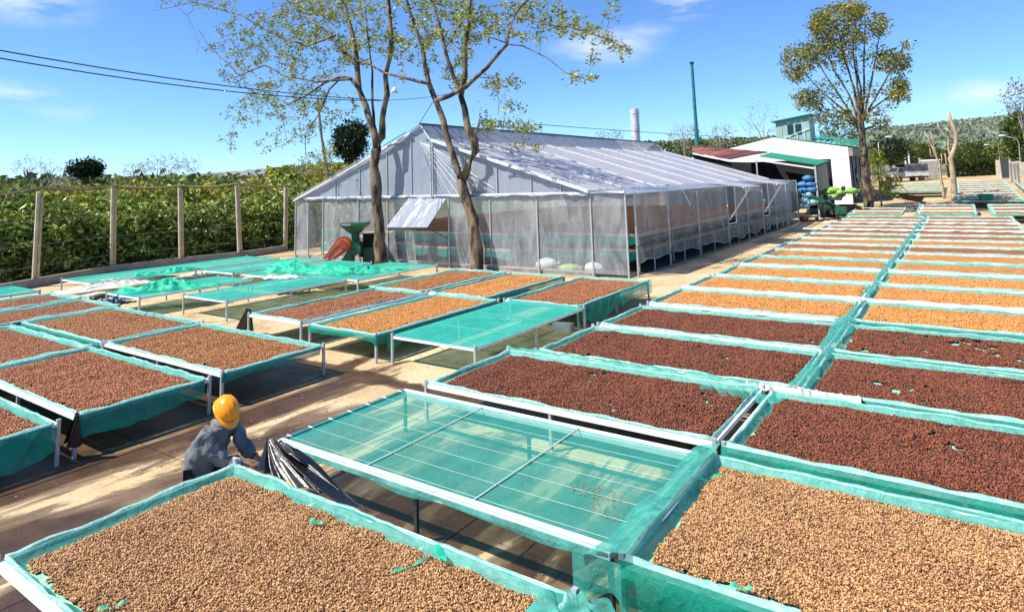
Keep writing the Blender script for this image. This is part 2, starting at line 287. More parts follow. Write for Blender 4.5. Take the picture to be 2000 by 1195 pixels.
# coffee: a bed (continuous) and single beans for the near tables
COF = {
 'tan': ((0.085, 0.026, 0.010), (0.37, 0.165, 0.060), (0.70, 0.43, 0.19)),
 'dark brown': ((0.028, 0.006, 0.003), (0.135, 0.030, 0.010), (0.28, 0.080, 0.026)),
 'reddish brown': ((0.09, 0.024, 0.009), (0.34, 0.105, 0.034), (0.50, 0.20, 0.075)),
 'orange tan': ((0.26, 0.085, 0.018), (0.58, 0.225, 0.045), (0.72, 0.35, 0.09)),
 'brown': ((0.10, 0.030, 0.009), (0.36, 0.125, 0.032), (0.53, 0.24, 0.075)),
}
for k, (a_, b2_, c_) in COF.items():
    m, N, L, b = newmat('bed ' + k); b.inputs['Roughness'].default_value = 0.85
    g0 = N.new('ShaderNodeNewGeometry')
    vo = N.new('ShaderNodeTexVoronoi'); vo.inputs['Scale'].default_value = 30; L.new(g0.outputs['Position'], vo.inputs['Vector'])
    big = noise(mapped(1, 1), 1.3, 5)
    mixed = math_('ADD', math_('MULTIPLY', vo.outputs['Color'], 0.75), math_('MULTIPLY', big, 0.35))
    L.new(ramp(mixed, [(0.15, a_), (0.5, b2_), (0.95, c_)]), b.inputs['Base Color'])
    bm = N.new('ShaderNodeBump'); bm.inputs['Strength'].default_value = 1.0; bm.inputs['Distance'].default_value = 0.03
    L.new(math_('SUBTRACT', 1.0, vo.outputs['Distance']), bm.inputs['Height']); L.new(bm.outputs[0], b.inputs['Normal'])
    m, N, L, b = newmat('bean ' + k); b.inputs['Roughness'].default_value = 0.6
    oi = N.new('ShaderNodeObjectInfo')
    dr = math_('ADD', math_('MULTIPLY', oi.outputs['Random'], 1.0), math_('MULTIPLY', noise(mapped(1, 1), 1.6, 6, 0.65), 0.5)); L.new(ramp(dr, [(0.28, a_), (0.80, b2_), (1.0, tuple((u_ + w_) / 2 for u_, w_ in zip(b2_, c_)))]) if False else ramp(dr, [(0.20, a_), (0.62, b2_), (1.0, c_)]), b.inputs['Base Color'])

# ------------------------------------------------------------------ mesh helpers
class MB:
    def __init__(s): s.v = []; s.f = []; s.sm = False
    def add(s, V, Fs):
        o = len(s.v); s.v += [tuple(v) for v in V]; s.f += [tuple(i + o for i in f) for f in Fs]; return s
    def box(s, x0, x1, y0, y1, z0, z1):
        return s.add([(x0, y0, z0), (x1, y0, z0), (x1, y1, z0), (x0, y1, z0), (x0, y0, z1), (x1, y0, z1), (x1, y1, z1), (x0, y1, z1)],
                     [(0, 3, 2, 1), (4, 5, 6, 7), (0, 1, 5, 4), (1, 2, 6, 5), (2, 3, 7, 6), (3, 0, 4, 7)])
    def bar(s, a, b, wd, ht=None):
        a, b = Vector(a), Vector(b); ht = ht or wd; d = (b - a).normalized()
        up = Vector((0, 0, 1)) if abs(d.z) < 0.95 else Vector((0, 1, 0))
        sx = d.cross(up).normalized() * wd / 2; sz = sx.cross(d).normalized() * ht / 2
        V = [a - sx - sz, a + sx - sz, a + sx + sz, a - sx + sz, b - sx - sz, b + sx - sz, b + sx + sz, b - sx + sz]
        return s.add(V, [(0, 3, 2, 1), (4, 5, 6, 7), (0, 1, 5, 4), (1, 2, 6, 5), (2, 3, 7, 6), (3, 0, 4, 7)])
    def tube(s, pts, rad, n=6, cap=True):
        pts = [Vector(p) for p in pts]
        if not hasattr(rad, '__len__'): rad = [rad] * len(pts)
        V = []; Fs = []
        for i, p in enumerate(pts):
            d = (pts[min(i + 1, len(pts) - 1)] - pts[max(i - 1, 0)]).normalized()
            up = Vector((0, 0, 1)) if abs(d.z) < 0.9 else Vector((1, 0, 0))
            e = d.cross(up).normalized(); f = e.cross(d)
            for k in range(n):
                a = 2 * PI * k / n; V.append(p + (e * math.cos(a) + f * math.sin(a)) * rad[i])
        for i in range(len(pts) - 1):
            for k in range(n):
                k2 = (k + 1) % n; Fs.append((i * n + k, i * n + k2, (i + 1) * n + k2, (i + 1) * n + k))
        if cap: Fs += [tuple(range(n))[::-1], tuple((len(pts) - 1) * n + k for k in range(n))]
        return s.add(V, Fs)
    def quad(s, *P): return s.add(P, [tuple(range(len(P)))])
    def sheet(s, fn, nu, nv):
        V = [fn(i / nu, j / nv) for j in range(nv + 1) for i in range(nu + 1)]
        return s.add(V, [(j * (nu + 1) + i, j * (nu + 1) + i + 1, (j + 1) * (nu + 1) + i + 1, (j + 1) * (nu + 1) + i) for j in range(nv) for i in range(nu)])
    def blob(s, c, r, nu=14, nv=9, jag=0.0, rnd=None, flat=None, ph=0.0, sq=1.0):
        V = []; rr = rnd or random
        p1, p2 = rr.uniform(0, 6), rr.uniform(0, 6)
        for j in range(nv + 1):
            th = PI * j / nv
            for i in range(nu):
                a = 2 * PI * i / nu + ph
                q = 1 + jag * (math.sin(3 * a + p1) * math.sin(2 * th + p2) + 0.6 * math.sin(7 * a + p2 + 3 * th))
                sx, cx_ = math.sin(a), math.cos(a)
                sx = math.copysign(abs(sx) ** sq, sx); cx_ = math.copysign(abs(cx_) ** sq, cx_)
                z = math.cos(th) * r[2] * q
                if flat is not None: z = max(z, flat)
                V.append((c[0] + r[0] * q * math.sin(th) * cx_, c[1] + r[1] * q * math.sin(th) * sx, c[2] + z))
        return s.add(V, [(j * nu + i, (j + 1) * nu + i, (j + 1) * nu + (i + 1) % nu, j * nu + (i + 1) % nu) for j in range(nv) for i in range(nu)])
    def mesh(s, name, m, smooth=False):
        me = bpy.data.meshes.new(name); me.from_pydata(s.v, [], s.f)
        if m: me.materials.append(M[m])
        if smooth: me.polygons.foreach_set('use_smooth', [True] * len(me.polygons))
        me.update(); return me
    def build(s, name, m, parent=None, smooth=False, loc=None):
        return link(name, s.mesh(name, m, smooth), parent, loc)
def link(name, me, parent=None, loc=None):
    o = bpy.data.objects.new(name, me); sc.collection.objects.link(o)
    if parent is not None: o.parent = parent
    if loc is not None: o.location = loc
    return o
def tag(o, label=None, cat=None, group=None, kind=None):
    if label: o['label'] = label
    if cat: o['category'] = cat
    if group: o['group'] = group
    if kind: o['kind'] = kind
    return o
def thing(name, label, cat, loc=(0, 0, 0), rz=0.0, group=None):
    o = bpy.data.objects.new(name, None); sc.collection.objects.link(o); o.location = loc; o.rotation_euler = (0, 0, rz); o.empty_display_size = 0.2
    return tag(o, label, cat, group)
def leaves_mesh(name, C, size, m, seed=0, nrm=None, aspect=0.42, up=0.0):
    """one folded diamond per centre"""
    R = np.random.default_rng(seed); C = np.asarray(C, float); n = len(C)
    d = R.normal(size=(n, 3)); d[:, 2] = d[:, 2] * 0.7 - up; d /= np.linalg.norm(d, axis=1)[:, None]
    q = R.normal(size=(n, 3)); q[:, 2] *= 0.6
    s = np.cross(d, q); s /= np.linalg.norm(s, axis=1)[:, None] + 1e-9
    k = np.cross(s, d)
    L_ = (size * R.uniform(0.6, 1.35, n))[:, None]; W = L_ * aspect
    V = np.stack([C - d * L_ / 2, C + s * W / 2 + k * W * 0.18, C + d * L_ / 2, C - s * W / 2 + k * W * 0.18], 1).reshape(-1, 3)
    me = bpy.data.meshes.new(name); me.vertices.add(4 * n); me.vertices.foreach_set('co', V.ravel())
    me.loops.add(4 * n); me.loops.foreach_set('vertex_index', np.arange(4 * n, dtype=np.int32))
    me.polygons.add(n); me.polygons.foreach_set('loop_start', np.arange(0, 4 * n, 4, dtype=np.int32)); me.polygons.foreach_set('loop_total', np.full(n, 4, dtype=np.int32))
    me.materials.append(M[m]); me.update(calc_edges=True); return me
def vnoise(x, y, seed=0):
    """cheap smooth noise, -1..1"""
    s = seed * 1.37
    return (np.sin(x * 1.0 + 1.3 * np.sin(y * 0.7 + s) + s) * np.cos(y * 1.1 + 1.7 * np.sin(x * 0.6 - s)) * 0.5
            + np.sin(x * 2.3 + y * 1.7 + 2 * np.sin(x * 0.9 + s)) * 0.3 + np.sin(x * 4.9 - y * 4.1 + s * 2 + 1.5 * np.sin(y * 2.2)) * 0.2)

# ================================================================== SETTING
def grid_sheet(xs, ys, zf):
    X, Y = np.meshgrid(xs, ys); Z = zf(X, Y); nx = len(xs)
    V = np.stack([X, Y, Z], -1).reshape(-1, 3).tolist()
    Fs = [(j * nx + i, j * nx + i + 1, (j + 1) * nx + i + 1, (j + 1) * nx + i) for j in range(len(ys) - 1) for i in range(nx - 1)]
    b = MB(); b.v = V; b.f = Fs; return b
xs = np.concatenate([-np.geomspace(4000, 60, 22), np.linspace(-50, 30, 33), np.geomspace(40, 4000, 22)])
ys = np.concatenate([-np.geomspace(600, 20, 8), np.linspace(-14, 130, 73), np.geomspace(140, 5000, 22)])
b_ = grid_sheet(xs, ys, lambda X, Y: terrain(X, Y) - 0.03)
tag(b_.build('ground', 'far_land', smooth=True), kind='structure')
b_ = grid_sheet(np.linspace(-40, 14, 55), np.linspace(-10, 150, 130), lambda X, Y: terrain(X, Y) - 0.012)
tag(b_.build('bare_earth', 'earth', smooth=True), kind='structure')
yard = tag(MB().box(-24.5, 3.2, -3.0, 20.2, -0.4, -0.006).build('concrete_yard', 'dark_inside'), kind='structure')
xj = [-24.4, -21.2, -18.0, -15.0, -12.0, -9.4, -6.9, -4.4, -1.9, 0.7, 3.1]
yj = [-2.9, -0.4, 2.1, 4.6, 7.2, 9.7, 12.4, 15.0, 17.6, 20.1]
for i in range(len(xj) - 1):
    for j in range(len(yj) - 1):
        e = 0.008
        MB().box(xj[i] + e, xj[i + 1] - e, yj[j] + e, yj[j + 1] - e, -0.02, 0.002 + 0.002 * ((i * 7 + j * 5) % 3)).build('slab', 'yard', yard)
path = MB().sheet(lambda u, v: (-9.25 + 2.2 * u + 0.03 * math.sin(v * 40), 17.5 + 34 * v, 0.03 + float(terrain(-8, 17.5 + 34 * v))), 3, 60)
tag(path.build('path', 'yard'), kind='structure')
# hills
def ridge(name, pts, D, m, amp, seed, depth=900, kind='structure'):
    cols = []; n = 220; RR = random.Random(seed)
    px = np.linspace(pts[0][0], pts[-1][0], n); py = np.interp(px, [p[0] for p in pts], [p[1] for p in pts])
    b = MB(); rows = 26; V = []
    for j in range(rows + 1):
        t = j / rows
        for i in range(n):
            top = dp(px[i], py[i], D + depth * 0.6); q = dp(px[i], py[i], D + depth * 0.6 * t)
            zt = top.z * (1 - (1 - t) ** 1.6) + amp * float(vnoise(px[i] * 0.045 * (1 + 0.1 * j), j * 1.7, seed)) * (0.25 + 0.75 * t) + amp * 0.4 * float(vnoise(px[i] * 0.31, j * 3.1, seed + 3)) + amp * RR.uniform(-0.45, 0.45) * min(1, 4 * t)
            V.append((q.x, q.y, zt - 3 * (1 - t)))
    for i in range(n):
        q = dp(px[i], py[i], D + depth); V.append((q.x, q.y, -5))
    b.add(V, [(j * n + i, j * n + i + 1, (j + 1) * n + i + 1, (j + 1) * n + i) for j in range(rows + 1) for i in range(n - 1)])
    return tag(b.build(name, m, smooth=True), kind=kind)
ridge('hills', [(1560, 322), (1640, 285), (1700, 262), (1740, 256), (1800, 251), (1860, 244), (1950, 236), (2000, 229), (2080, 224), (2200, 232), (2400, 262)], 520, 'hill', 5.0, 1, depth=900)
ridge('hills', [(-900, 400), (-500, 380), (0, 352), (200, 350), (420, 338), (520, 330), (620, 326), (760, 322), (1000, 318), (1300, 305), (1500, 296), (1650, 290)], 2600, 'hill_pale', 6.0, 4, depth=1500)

# ================================================================== TABLES
H = 0.5
def rail_mesh(L_, w_, h_): return MB().box(-L_ / 2, L_ / 2, -w_ / 2, w_ / 2, -h_ / 2, h_ / 2).mesh('rail', 'white_rail')
_cache = {}
def cached(key, fn):
    if key not in _cache: _cache[key] = fn()
    return _cache[key]
def rim_net(W, D, seed, skirt, inner=0.13, inn_z=-0.035, pale=False):
    """net wrapped over the four rails: a hanging edge outside, a wavy rim, a slope down to the coffee"""
    R = random.Random(seed); loops = []; n = 0; per = []
    step = 0.11
    for (ax0, ay0, ax1, ay1, nx, ny) in ((-W / 2, -D / 2, W / 2, -D / 2, 0, -1), (W / 2, -D / 2, W / 2, D / 2, 1, 0), (W / 2, D / 2, -W / 2, D / 2, 0, 1), (-W / 2, D / 2, -W / 2, -D / 2, -1, 0)):
        Ls = math.hypot(ax1 - ax0, ay1 - ay0); k = int(Ls / step)
        for i in range(k):
            t = i / k; x = ax0 + (ax1 - ax0) * t; y = ay0 + (ay1 - ay0) * t
            cx = cy = 0
            per.append((x, y, nx, ny, t * Ls, Ls, len(per)))
    prof = []
    a1, a2, a3 = R.uniform(0, 9), R.uniform(0, 9), R.uniform(0, 9)
    V = []; m_ = len(per)
    def off(x, y, o):                           # inward offset toward the middle, square corners kept
        return (max(-W / 2 + o, min(W / 2 - o, x)), max(-D / 2 + o, min(D / 2 - o, y)))
    def offo(x, y, o):
        sx = 1 + 2 * o / W; sy = 1 + 2 * o / D; return (x * sx, y * sy)
    for (x, y, nx, ny, s, Ls, idx) in per:
        side = 0 if ny == -1 else (1 if nx == 1 else (2 if ny == 1 else 3))
        w1 = math.sin(s * 5.1 + a1 + side) * 0.5 + math.sin(s * 11.3 + a2) * 0.3 + R.uniform(-0.4, 0.4)
        w2 = math.sin(s * 3.3 + a3 + side * 2) * 0.6 + R.uniform(-0.5, 0.5)
        hang = skirt[side] * (1 + 0.22 * w2)
        if skirt[side] > 0.06:
            V.append((*offo(x, y, 0.03 + 0.014 * w1), -hang)); V.append((*offo(x, y, 0.034 + 0.008 * w1), -0.45 * hang)); V.append((*offo(x, y, 0.028), 0.030))
        else:                                    # the white rail shows outside the net
            V.append((*off(x, y, 0.040), 0.024)); V.append((*off(x, y, 0.036), 0.026)); V.append((*off(x, y, 0.034 + 0.006 * w2), 0.030))
        V.append((*off(x, y, 0.040 if skirt[side] <= 0.06 else 0.004), 0.060 + 0.018 * w1))
        V.append((*off(x, y, (0.058 if skirt[side] <= 0.06 else 0.035) + 0.012 * w2), 0.044 + 0.016 * w1))
        V.append((*off(x, y, inner * 0.72 + 0.022 * w2), 0.004 + 0.012 * w1))
        V.append((*off(x, y, inner + 0.03 * w1 + 0.03), inn_z))
    k = 7
    Fs = [(i * k + j, ((i + 1) % m_) * k + j, ((i + 1) % m_) * k + j + 1, i * k + j + 1) for i in range(m_) for j in range(k - 1)]
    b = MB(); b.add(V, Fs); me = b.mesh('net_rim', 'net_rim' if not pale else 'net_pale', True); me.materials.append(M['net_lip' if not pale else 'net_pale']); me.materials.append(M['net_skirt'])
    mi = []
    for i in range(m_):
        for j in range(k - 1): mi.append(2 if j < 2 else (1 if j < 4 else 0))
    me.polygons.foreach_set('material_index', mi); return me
def flat_net(W, D, seed, sag=0.03, m='net_sheet', ins=0.0, z=0.012):
    b = MB(); nu, nv = int(W / 0.16), int(D / 0.16)
    def fn(u, v):
        e = min(u, 1 - u, v, 1 - v) * 4; e = min(1, e)
        return (-W / 2 + ins + (W - 2 * ins) * u, -D / 2 + ins + (D - 2 * ins) * v, z - sag * e * (0.7 + 0.3 * float(vnoise(u * W * 3, v * D * 3, seed))) )
    return b.sheet(fn, nu, nv).mesh('net_bottom', m, True)
def bed_mesh(W, D, kind, seed, ins, res, holes, rows=False):
    R = np.random.default_rng(seed); nx, ny = int((W - 2 * ins) / res), int((D - 2 * ins) / res)
    xs = np.linspace(-W / 2 + ins, W / 2 - ins, nx + 1); ys = np.linspace(-D / 2 + ins, D / 2 - ins, ny + 1)
    X, Y = np.meshgrid(xs, ys)
    edge = np.minimum(np.minimum(X + W / 2 - ins, W / 2 - ins - X), np.minimum(Y + D / 2 - ins, D / 2 - ins - Y))
    Z = -0.030 + 0.040 * np.clip(edge / 0.12, 0, 1) + 0.013 * vnoise(X * 2.6, Y * 2.6, seed) + (0.006 * np.sin(X * 11 + 1.5 * vnoise(X, Y * 1.5, seed)) if seed % 2 else 0.0) + R.normal(size=X.shape) * 0.0035
    if rows: Z += 0.012 * np.sin(Y * 16 + 1.2 * vnoise(X * 0.8, Y, seed))
    V = np.stack([X + R.normal(size=X.shape) * res * 0.15, Y + R.normal(size=X.shape) * res * 0.15, Z], -1).reshape(-1, 3).tolist()
    n1_ = vnoise(X * 7, Y * 7, seed + 5) + 0.6 * vnoise(X * 2, Y * 2, seed + 9)
    n2_ = vnoise(X * 6, Y * 6, seed + 2) + R.normal(size=X.shape) * 0.25
    Fs = []; w_ = nx + 1
    thr = np.quantile(n1_, 1 - holes) if holes else 99
    for j in range(ny):
        for i in range(nx):
            if edge[j, i] < 0.03 + 0.035 * n2_[j, i] + (0.035 if edge[j, i] <= 1e-6 else 0) * (n2_[j, i] > 0.1): continue
            if n1_[j, i] > thr + (0.12 * R.normal() if holes else 0): continue
            Fs.append((j * w_ + i, j * w_ + i + 1, (j + 1) * w_ + i + 1, (j + 1) * w_ + i))
    b = MB(); b.v = V; b.f = Fs; return b.mesh('coffee', 'bed ' + kind, True)
def bean_nodes(kind, density, size):
    ng = bpy.data.node_groups.new('coffee_beans', 'GeometryNodeTree')
    ng.interface.new_socket('Geometry', in_out='INPUT', socket_type='NodeSocketGeometry'); ng.interface.new_socket('Geometry', in_out='OUTPUT', socket_type='NodeSocketGeometry')
    N, L = ng.nodes, ng.links
    i_, o_ = N.new('NodeGroupInput'), N.new('NodeGroupOutput')
    d = N.new('GeometryNodeDistributePointsOnFaces'); d.inputs['Density'].default_value = density
    ico = N.new('GeometryNodeMeshIcoSphere'); ico.inputs['Radius'].default_value = 1.0; ico.inputs['Subdivisions'].default_value = 1
    tr = N.new('GeometryNodeTransform'); tr.inputs['Scale'].default_value = (size * 0.5, size * 0.36, size * 0.27)
    sm = N.new('GeometryNodeSetMaterial'); sm.inputs['Material'].default_value = M['bean ' + kind]
    ss = N.new('GeometryNodeSetShadeSmooth')
    rv = N.new('FunctionNodeRandomValue'); rv.data_type = 'FLOAT_VECTOR'; rv.inputs[0].default_value = (-1.1, -1.1, 0); rv.inputs[1].default_value = (1.1, 1.1, 6.28)
    rs = N.new('FunctionNodeRandomValue'); rs.data_type = 'FLOAT'; rs.inputs[2].default_value = 0.7; rs.inputs[3].default_value = 1.3; rs.inputs['Seed'].default_value = 5
    ip = N.new('GeometryNodeInstanceOnPoints'); jn = N.new('GeometryNodeJoinGeometry')
    ro = N.new('FunctionNodeRandomValue'); ro.data_type = 'FLOAT_VECTOR'; ro.inputs[0].default_value = (0, 0, -0.004); ro.inputs[1].default_value = (0, 0, 0.012); ro.inputs['Seed'].default_value = 9
    sp = N.new('GeometryNodeSetPosition')
    L.new(i_.outputs[0], d.inputs['Mesh']); L.new(d.outputs['Points'], sp.inputs['Geometry']); L.new(ro.outputs[0], sp.inputs['Offset'])
    L.new(sp.outputs[0], ip.inputs['Points']); L.new(ico.outputs['Mesh'], tr.inputs['Geometry'])
    L.new(tr.outputs[0], ss.inputs['Geometry']); L.new(ss.outputs[0], sm.inputs['Geometry']); L.new(sm.outputs[0], ip.inputs['Instance'])
    L.new(rv.outputs[0], ip.inputs['Rotation']); L.new(rs.outputs[1], ip.inputs['Scale'])
    L.new(i_.outputs[0], jn.inputs[0]); L.new(ip.outputs[0], jn.inputs[0]); L.new(jn.outputs[0], o_.inputs[0])
    return ng
TABLES = 'green netted coffee drying tables'
cnt = [0]
def table(x0, x1, y0, y1, where, coffee=None, lod=0, net='rim', skirt=(.07, .07, .07, .07), holes=0.0, beans=None, bare=(), h=None, z0=0.0, legmat='steel', bars=None, rows=False, pale=False, nolegs=False):
    """where: the phrase that says which table it is"""
    cnt[0] += 1; sd = cnt[0]
    if lod >= 1 and 'block' in where: j_ = random.Random(sd).uniform(-0.05, 0.05); x0 += j_; x1 += j_
    W, D = round(x1 - x0, 2), round(y1 - y0, 2); cx, cy = (x0 + x1) / 2, (y0 + y1) / 2
    g = z0 + float(terrain(cx, cy)); sl = float(terrain(cx, y1) - terrain(cx, y0)) / D
    kindtxt = ('long drying table ' if coffee else 'empty green net table ')
    lab = kindtxt + where
    t = thing('drying_table', lab, 'drying table', (cx, cy, g), 0, TABLES)
    t.rotation_euler = (math.atan(sl), 0, 0)
    hh = h or H
    for (a, b2, yy) in ((-W / 2, W / 2, -D / 2 + 0.02), (-W / 2, W / 2, D / 2 - 0.02)):
        link('rail', cached(('rx', W), lambda: MB().box(-W / 2, W / 2, -0.032, 0.032, -0.030, 0.022).mesh('rail', 'white_rail')), t, (0, yy, hh))
    for xx in (-W / 2 + 0.02, W / 2 - 0.02):
        link('rail', cached(('ry', D), lambda: MB().box(-0.026, 0.026, -D / 2 + 0.056, D / 2 - 0.056, -0.028, 0.021).mesh('rail', 'white_rail')), t, (xx, 0, hh))
    if lod < 3 and not nolegs:
        leg = cached(('leg', hh), lambda: MB().box(-0.021, 0.021, -0.021, 0.021, -hh - 0.02, 0.075).mesh('leg', legmat))
        lx = [-W / 2 - 0.005, W / 2 + 0.005]; ly = [-D / 2 - 0.005, D / 2 + 0.005]
        for x in lx:
            for y in ly: link('leg', leg, t, (x, y, hh))
        leg2 = cached(('leg2', hh), lambda: MB().box(-0.02, 0.02, -0.02, 0.02, -hh - 0.02, -0.03).mesh('leg', legmat))
        for x, y in ([(0, y * 0.98) for y in ly] if W > D else [(x * 0.98, 0) for x in lx]): link('leg', leg2, t, (x, y, hh))
        if coffee is None or lod == 0:
            if W > D:
                for x in (-W / 6, W / 6): link('crossbar', cached(('cy', D), lambda: MB().box(-0.014, 0.014, -D / 2 + 0.05, D / 2 - 0.05, -0.014, 0.014).mesh('crossbar', 'white_rail')), t, (x, 0, hh - 0.025 if coffee else hh + 0.0))
            else:
                for y in (-D / 6, D / 6): link('crossbar', cached(('cx', W), lambda: MB().box(-W / 2 + 0.05, W / 2 - 0.05, -0.014, 0.014, -0.014, 0.014).mesh('crossbar', 'white_rail')), t, (0, y, hh - 0.02))
    if net == 'rim':
        sk = tuple(round(s_, 2) for s_ in skirt)
        v = sd % 3 if lod else sd
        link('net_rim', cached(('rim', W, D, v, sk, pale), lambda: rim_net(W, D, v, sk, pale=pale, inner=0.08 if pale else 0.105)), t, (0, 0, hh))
        link('net_bottom', cached(('bot', W, D), lambda: flat_net(W, D, 1, -0.040, 'net_bed', 0.1, -0.036)), t, (0, 0, hh))
    elif net == 'taut':
        link('net_sheet', cached(('tau', W, D), lambda: flat_net(W, D, 3, 0.02, 'net_taut', -0.02, 0.03)), t, (0, 0, hh))
    if coffee:
        res = (0.035, 0.05, 0.09, 0.16)[lod]
        key = ('bed', W, D, coffee, (sd if lod < 2 else sd % 3), res, holes)
        me = cached(key, lambda: bed_mesh(W, D, coffee, sd, 0.10 if not pale else 0.075, res, holes, rows))
        o = link('coffee_layer', me, None, (cx, cy, g + hh)); o.rotation_euler = t.rotation_euler
        tag(o, coffee + ' coffee spread to dry on the table ' + where, 'coffee', 'layers of drying coffee', 'stuff')
        if beans:
            md = o.modifiers.new('beans', 'NODES'); md.node_group = cached(('bn', coffee, beans), lambda: bean_nodes(coffee, *beans))
    return t
ORD = ['first', 'second', 'third', 'fourth', 'fifth', 'sixth', 'seventh', 'eighth', 'ninth', 'tenth', 'eleventh', 'twelfth', 'thirteenth', 'fourteenth', 'fifteenth', 'sixteenth']
B0, B1, B2, BD, BR = (7200, 0.0185), (3600, 0.024), (2000, 0.034), (3000, 0.029), (2600, 0.031)
# foreground
tF = table(-6.62, -2.50, 2.10, 4.16, 'in the front beside the worker in the helmet', 'tan', 0, skirt=(.05, .08, .06, .05), beans=B0)
link('leg', MB().box(-0.03, 0.03, -0.03, 0.03, -H, 0.04).mesh('leg', 'dark_steel'), tF, (-2.10, -1.06, H))
tG = table(-2.40, 1.75, 4.74, 6.88, 'to the right of the empty net table in the foreground', 'tan', 0, skirt=(.30, .05, .06, .26), beans=B0)
table(-2.30, 1.85, 1.95, 4.05, 'cut by the lower edge, its corner wrapped in bundled net', 'tan', 1, skirt=(.1, .1, .12, .12), beans=B1)
# the empty table with lines of string: seven strings, two crossbars
tE = table(-6.70, -2.52, 4.76, 6.80, 'with strings showing under its sheet, right of the worker', None, 0, net=None, nolegs=True)
for x in (-2.07, 0, 2.07):
    for y in (-0.98, 0.98): link('leg', cached('legE', lambda: MB().box(-0.018, 0.018, -0.018, 0.018, -H - 0.02, -0.03).mesh('leg', 'dark_steel')), tE, (x, y, H))
link('net_sheet', flat_net(4.18, 2.04, 5, 0.010, 'net_sheet', -0.01, 0.045), tE, (0, 0, H))
link('net_edge', MB().sheet(lambda u, v: (-2.08 + 4.16 * u, -1.041 - 0.012 * math.sin(u * 30) * v, 0.028 - (0.075 + 0.02 * math.sin(u * 17)) * v), 60, 2).mesh('net_edge', 'net_rim', True), tE, (0, 0, H))
for i in range(7):
    link('string', cached('string', lambda: MB().tube([(-2.06, 0, 0.056), (-1, 0, 0.045), (0, 0, 0.043), (1, 0, 0.045), (2.06, 0, 0.056)], 0.0022, 4).mesh('string', 'thread')), tE, (0, -0.90 + 0.3 * i, H))
for x in (-0.70, 0.70): link('string', MB().box(x - 0.008, x + 0.008, -1.0, 1.0, 0.052, 0.057).mesh('string', 'thread'), tE, (0, 0, H))
for y in (-1.0, 1.0): link('rail', cached('wrail', lambda: MB().box(-2.10, 2.10, -0.024, 0.024, 0.024, 0.060).mesh('rail', 'white_rail')), tE, (0, y, H))
link('rail', MB().box(-0.03, 0.03, -0.96, 0.96, 0.024, 0.060).mesh('rail', 'teal_paint'), tE, (-2.085, 0, H))
tie = MB().box(-0.036, 0.036, -0.007, 0.007, -0.03, 0.067).mesh('tie', 'white_rail')
for i in range(7): link('tie', tie, tE, (-2.09, -0.9 + 0.3 * i, H))
# right-hand block of two columns
near_y = [7.20, 9.46, 11.72, 14.20, 16.62, 18.98, 21.6, 23.95, 26.35, 28.75, 31.15, 33.55, 35.95, 38.35, 40.75, 43.2]
kindL = ['dark brown'] * 3 + ['orange tan'] * 5 + ['brown', 'orange tan', 'brown', 'reddish brown', 'brown', 'brown', 'reddish brown', 'brown']
kindR = ['dark brown'] * 3 + ['orange tan'] * 5 + ['reddish brown', 'orange tan', 'brown', 'reddish brown', 'brown', 'brown', 'reddish brown', 'brown']
for i, y in enumerate(near_y):
    D = 2.06 if i < 7 else 2.2
    lod = 0 if i < 1 else (1 if i < 5 else (2 if i < 10 else 3))
    bn = BD if i < 3 else (B2 if i < 6 else None)
    xl = -6.68 if i == 0 else -6.22; xr = -2.48 if i == 0 else -2.10
    sk = (.05, .05, .05, .05)
    pl_ = i >= 7
    table(xl, xr, y, y + D, 'in the left column of the big block, %s row from the front' % ORD[i], kindL[i], lod, skirt=sk, beans=bn, holes=(0.022, 0.015, 0.012)[i] if i < 3 else 0.0, pale=pl_)
    sk = (.26, .05, .05, .06) if i == 0 else ((.10, .05, .05, .05) if i < 5 else (.05,) * 4)
    xl = -2.36 if i == 0 else -2.02
    table(xl, xl + (4.2 if i == 0 else 4.12), y - 0.03, y + D - 0.03, 'in the right column of the big block, %s row from the front' % ORD[i], kindR[i], lod, skirt=sk, beans=bn, holes=(0.010, 0.02, 0.12)[i] if i < 3 else 0.0, rows=(i == 2), pale=pl_)
# left block
table(-14.05, -9.95, 5.98, 7.95, 'at the right corner of the left block', 'brown', 1, skirt=(.05, .10, .05, .05), beans=BR)
table(-18.20, -14.12, 5.98, 8.0, 'of the left block, long net skirt on its near end', 'brown', 1, skirt=(.18, .05, .05, .2), beans=BR)
table(-13.95, -9.86, 3.90, 5.72, 'whose deep green skirt faces the worker', 'reddish brown', 1, skirt=(.05, .24, .05, .05), beans=BR)
table(-18.05, -14.03, 3.90, 5.72, 'of the left block behind the one with the deep skirt', 'reddish brown', 1, beans=BR)
table(-13.85, -9.78, 1.72, 3.66, 'at the left edge with torn green net hanging from its corner', 'reddish brown', 1, skirt=(.10, .24, .05, .05), beans=BR)
table(-20.42, -18.40, 4.15, 8.15, 'turned endways beside the white tarpaulin', 'reddish brown', 2, beans=B2)
table(-22.70, -20.75, 4.15, 8.15, 'turned endways at the far left under the green one', 'reddish brown', 2, beans=B2)
table(-26.1, -23.75, 4.3, 8.20, 'at the far left below the fence', None, 2, net='taut')
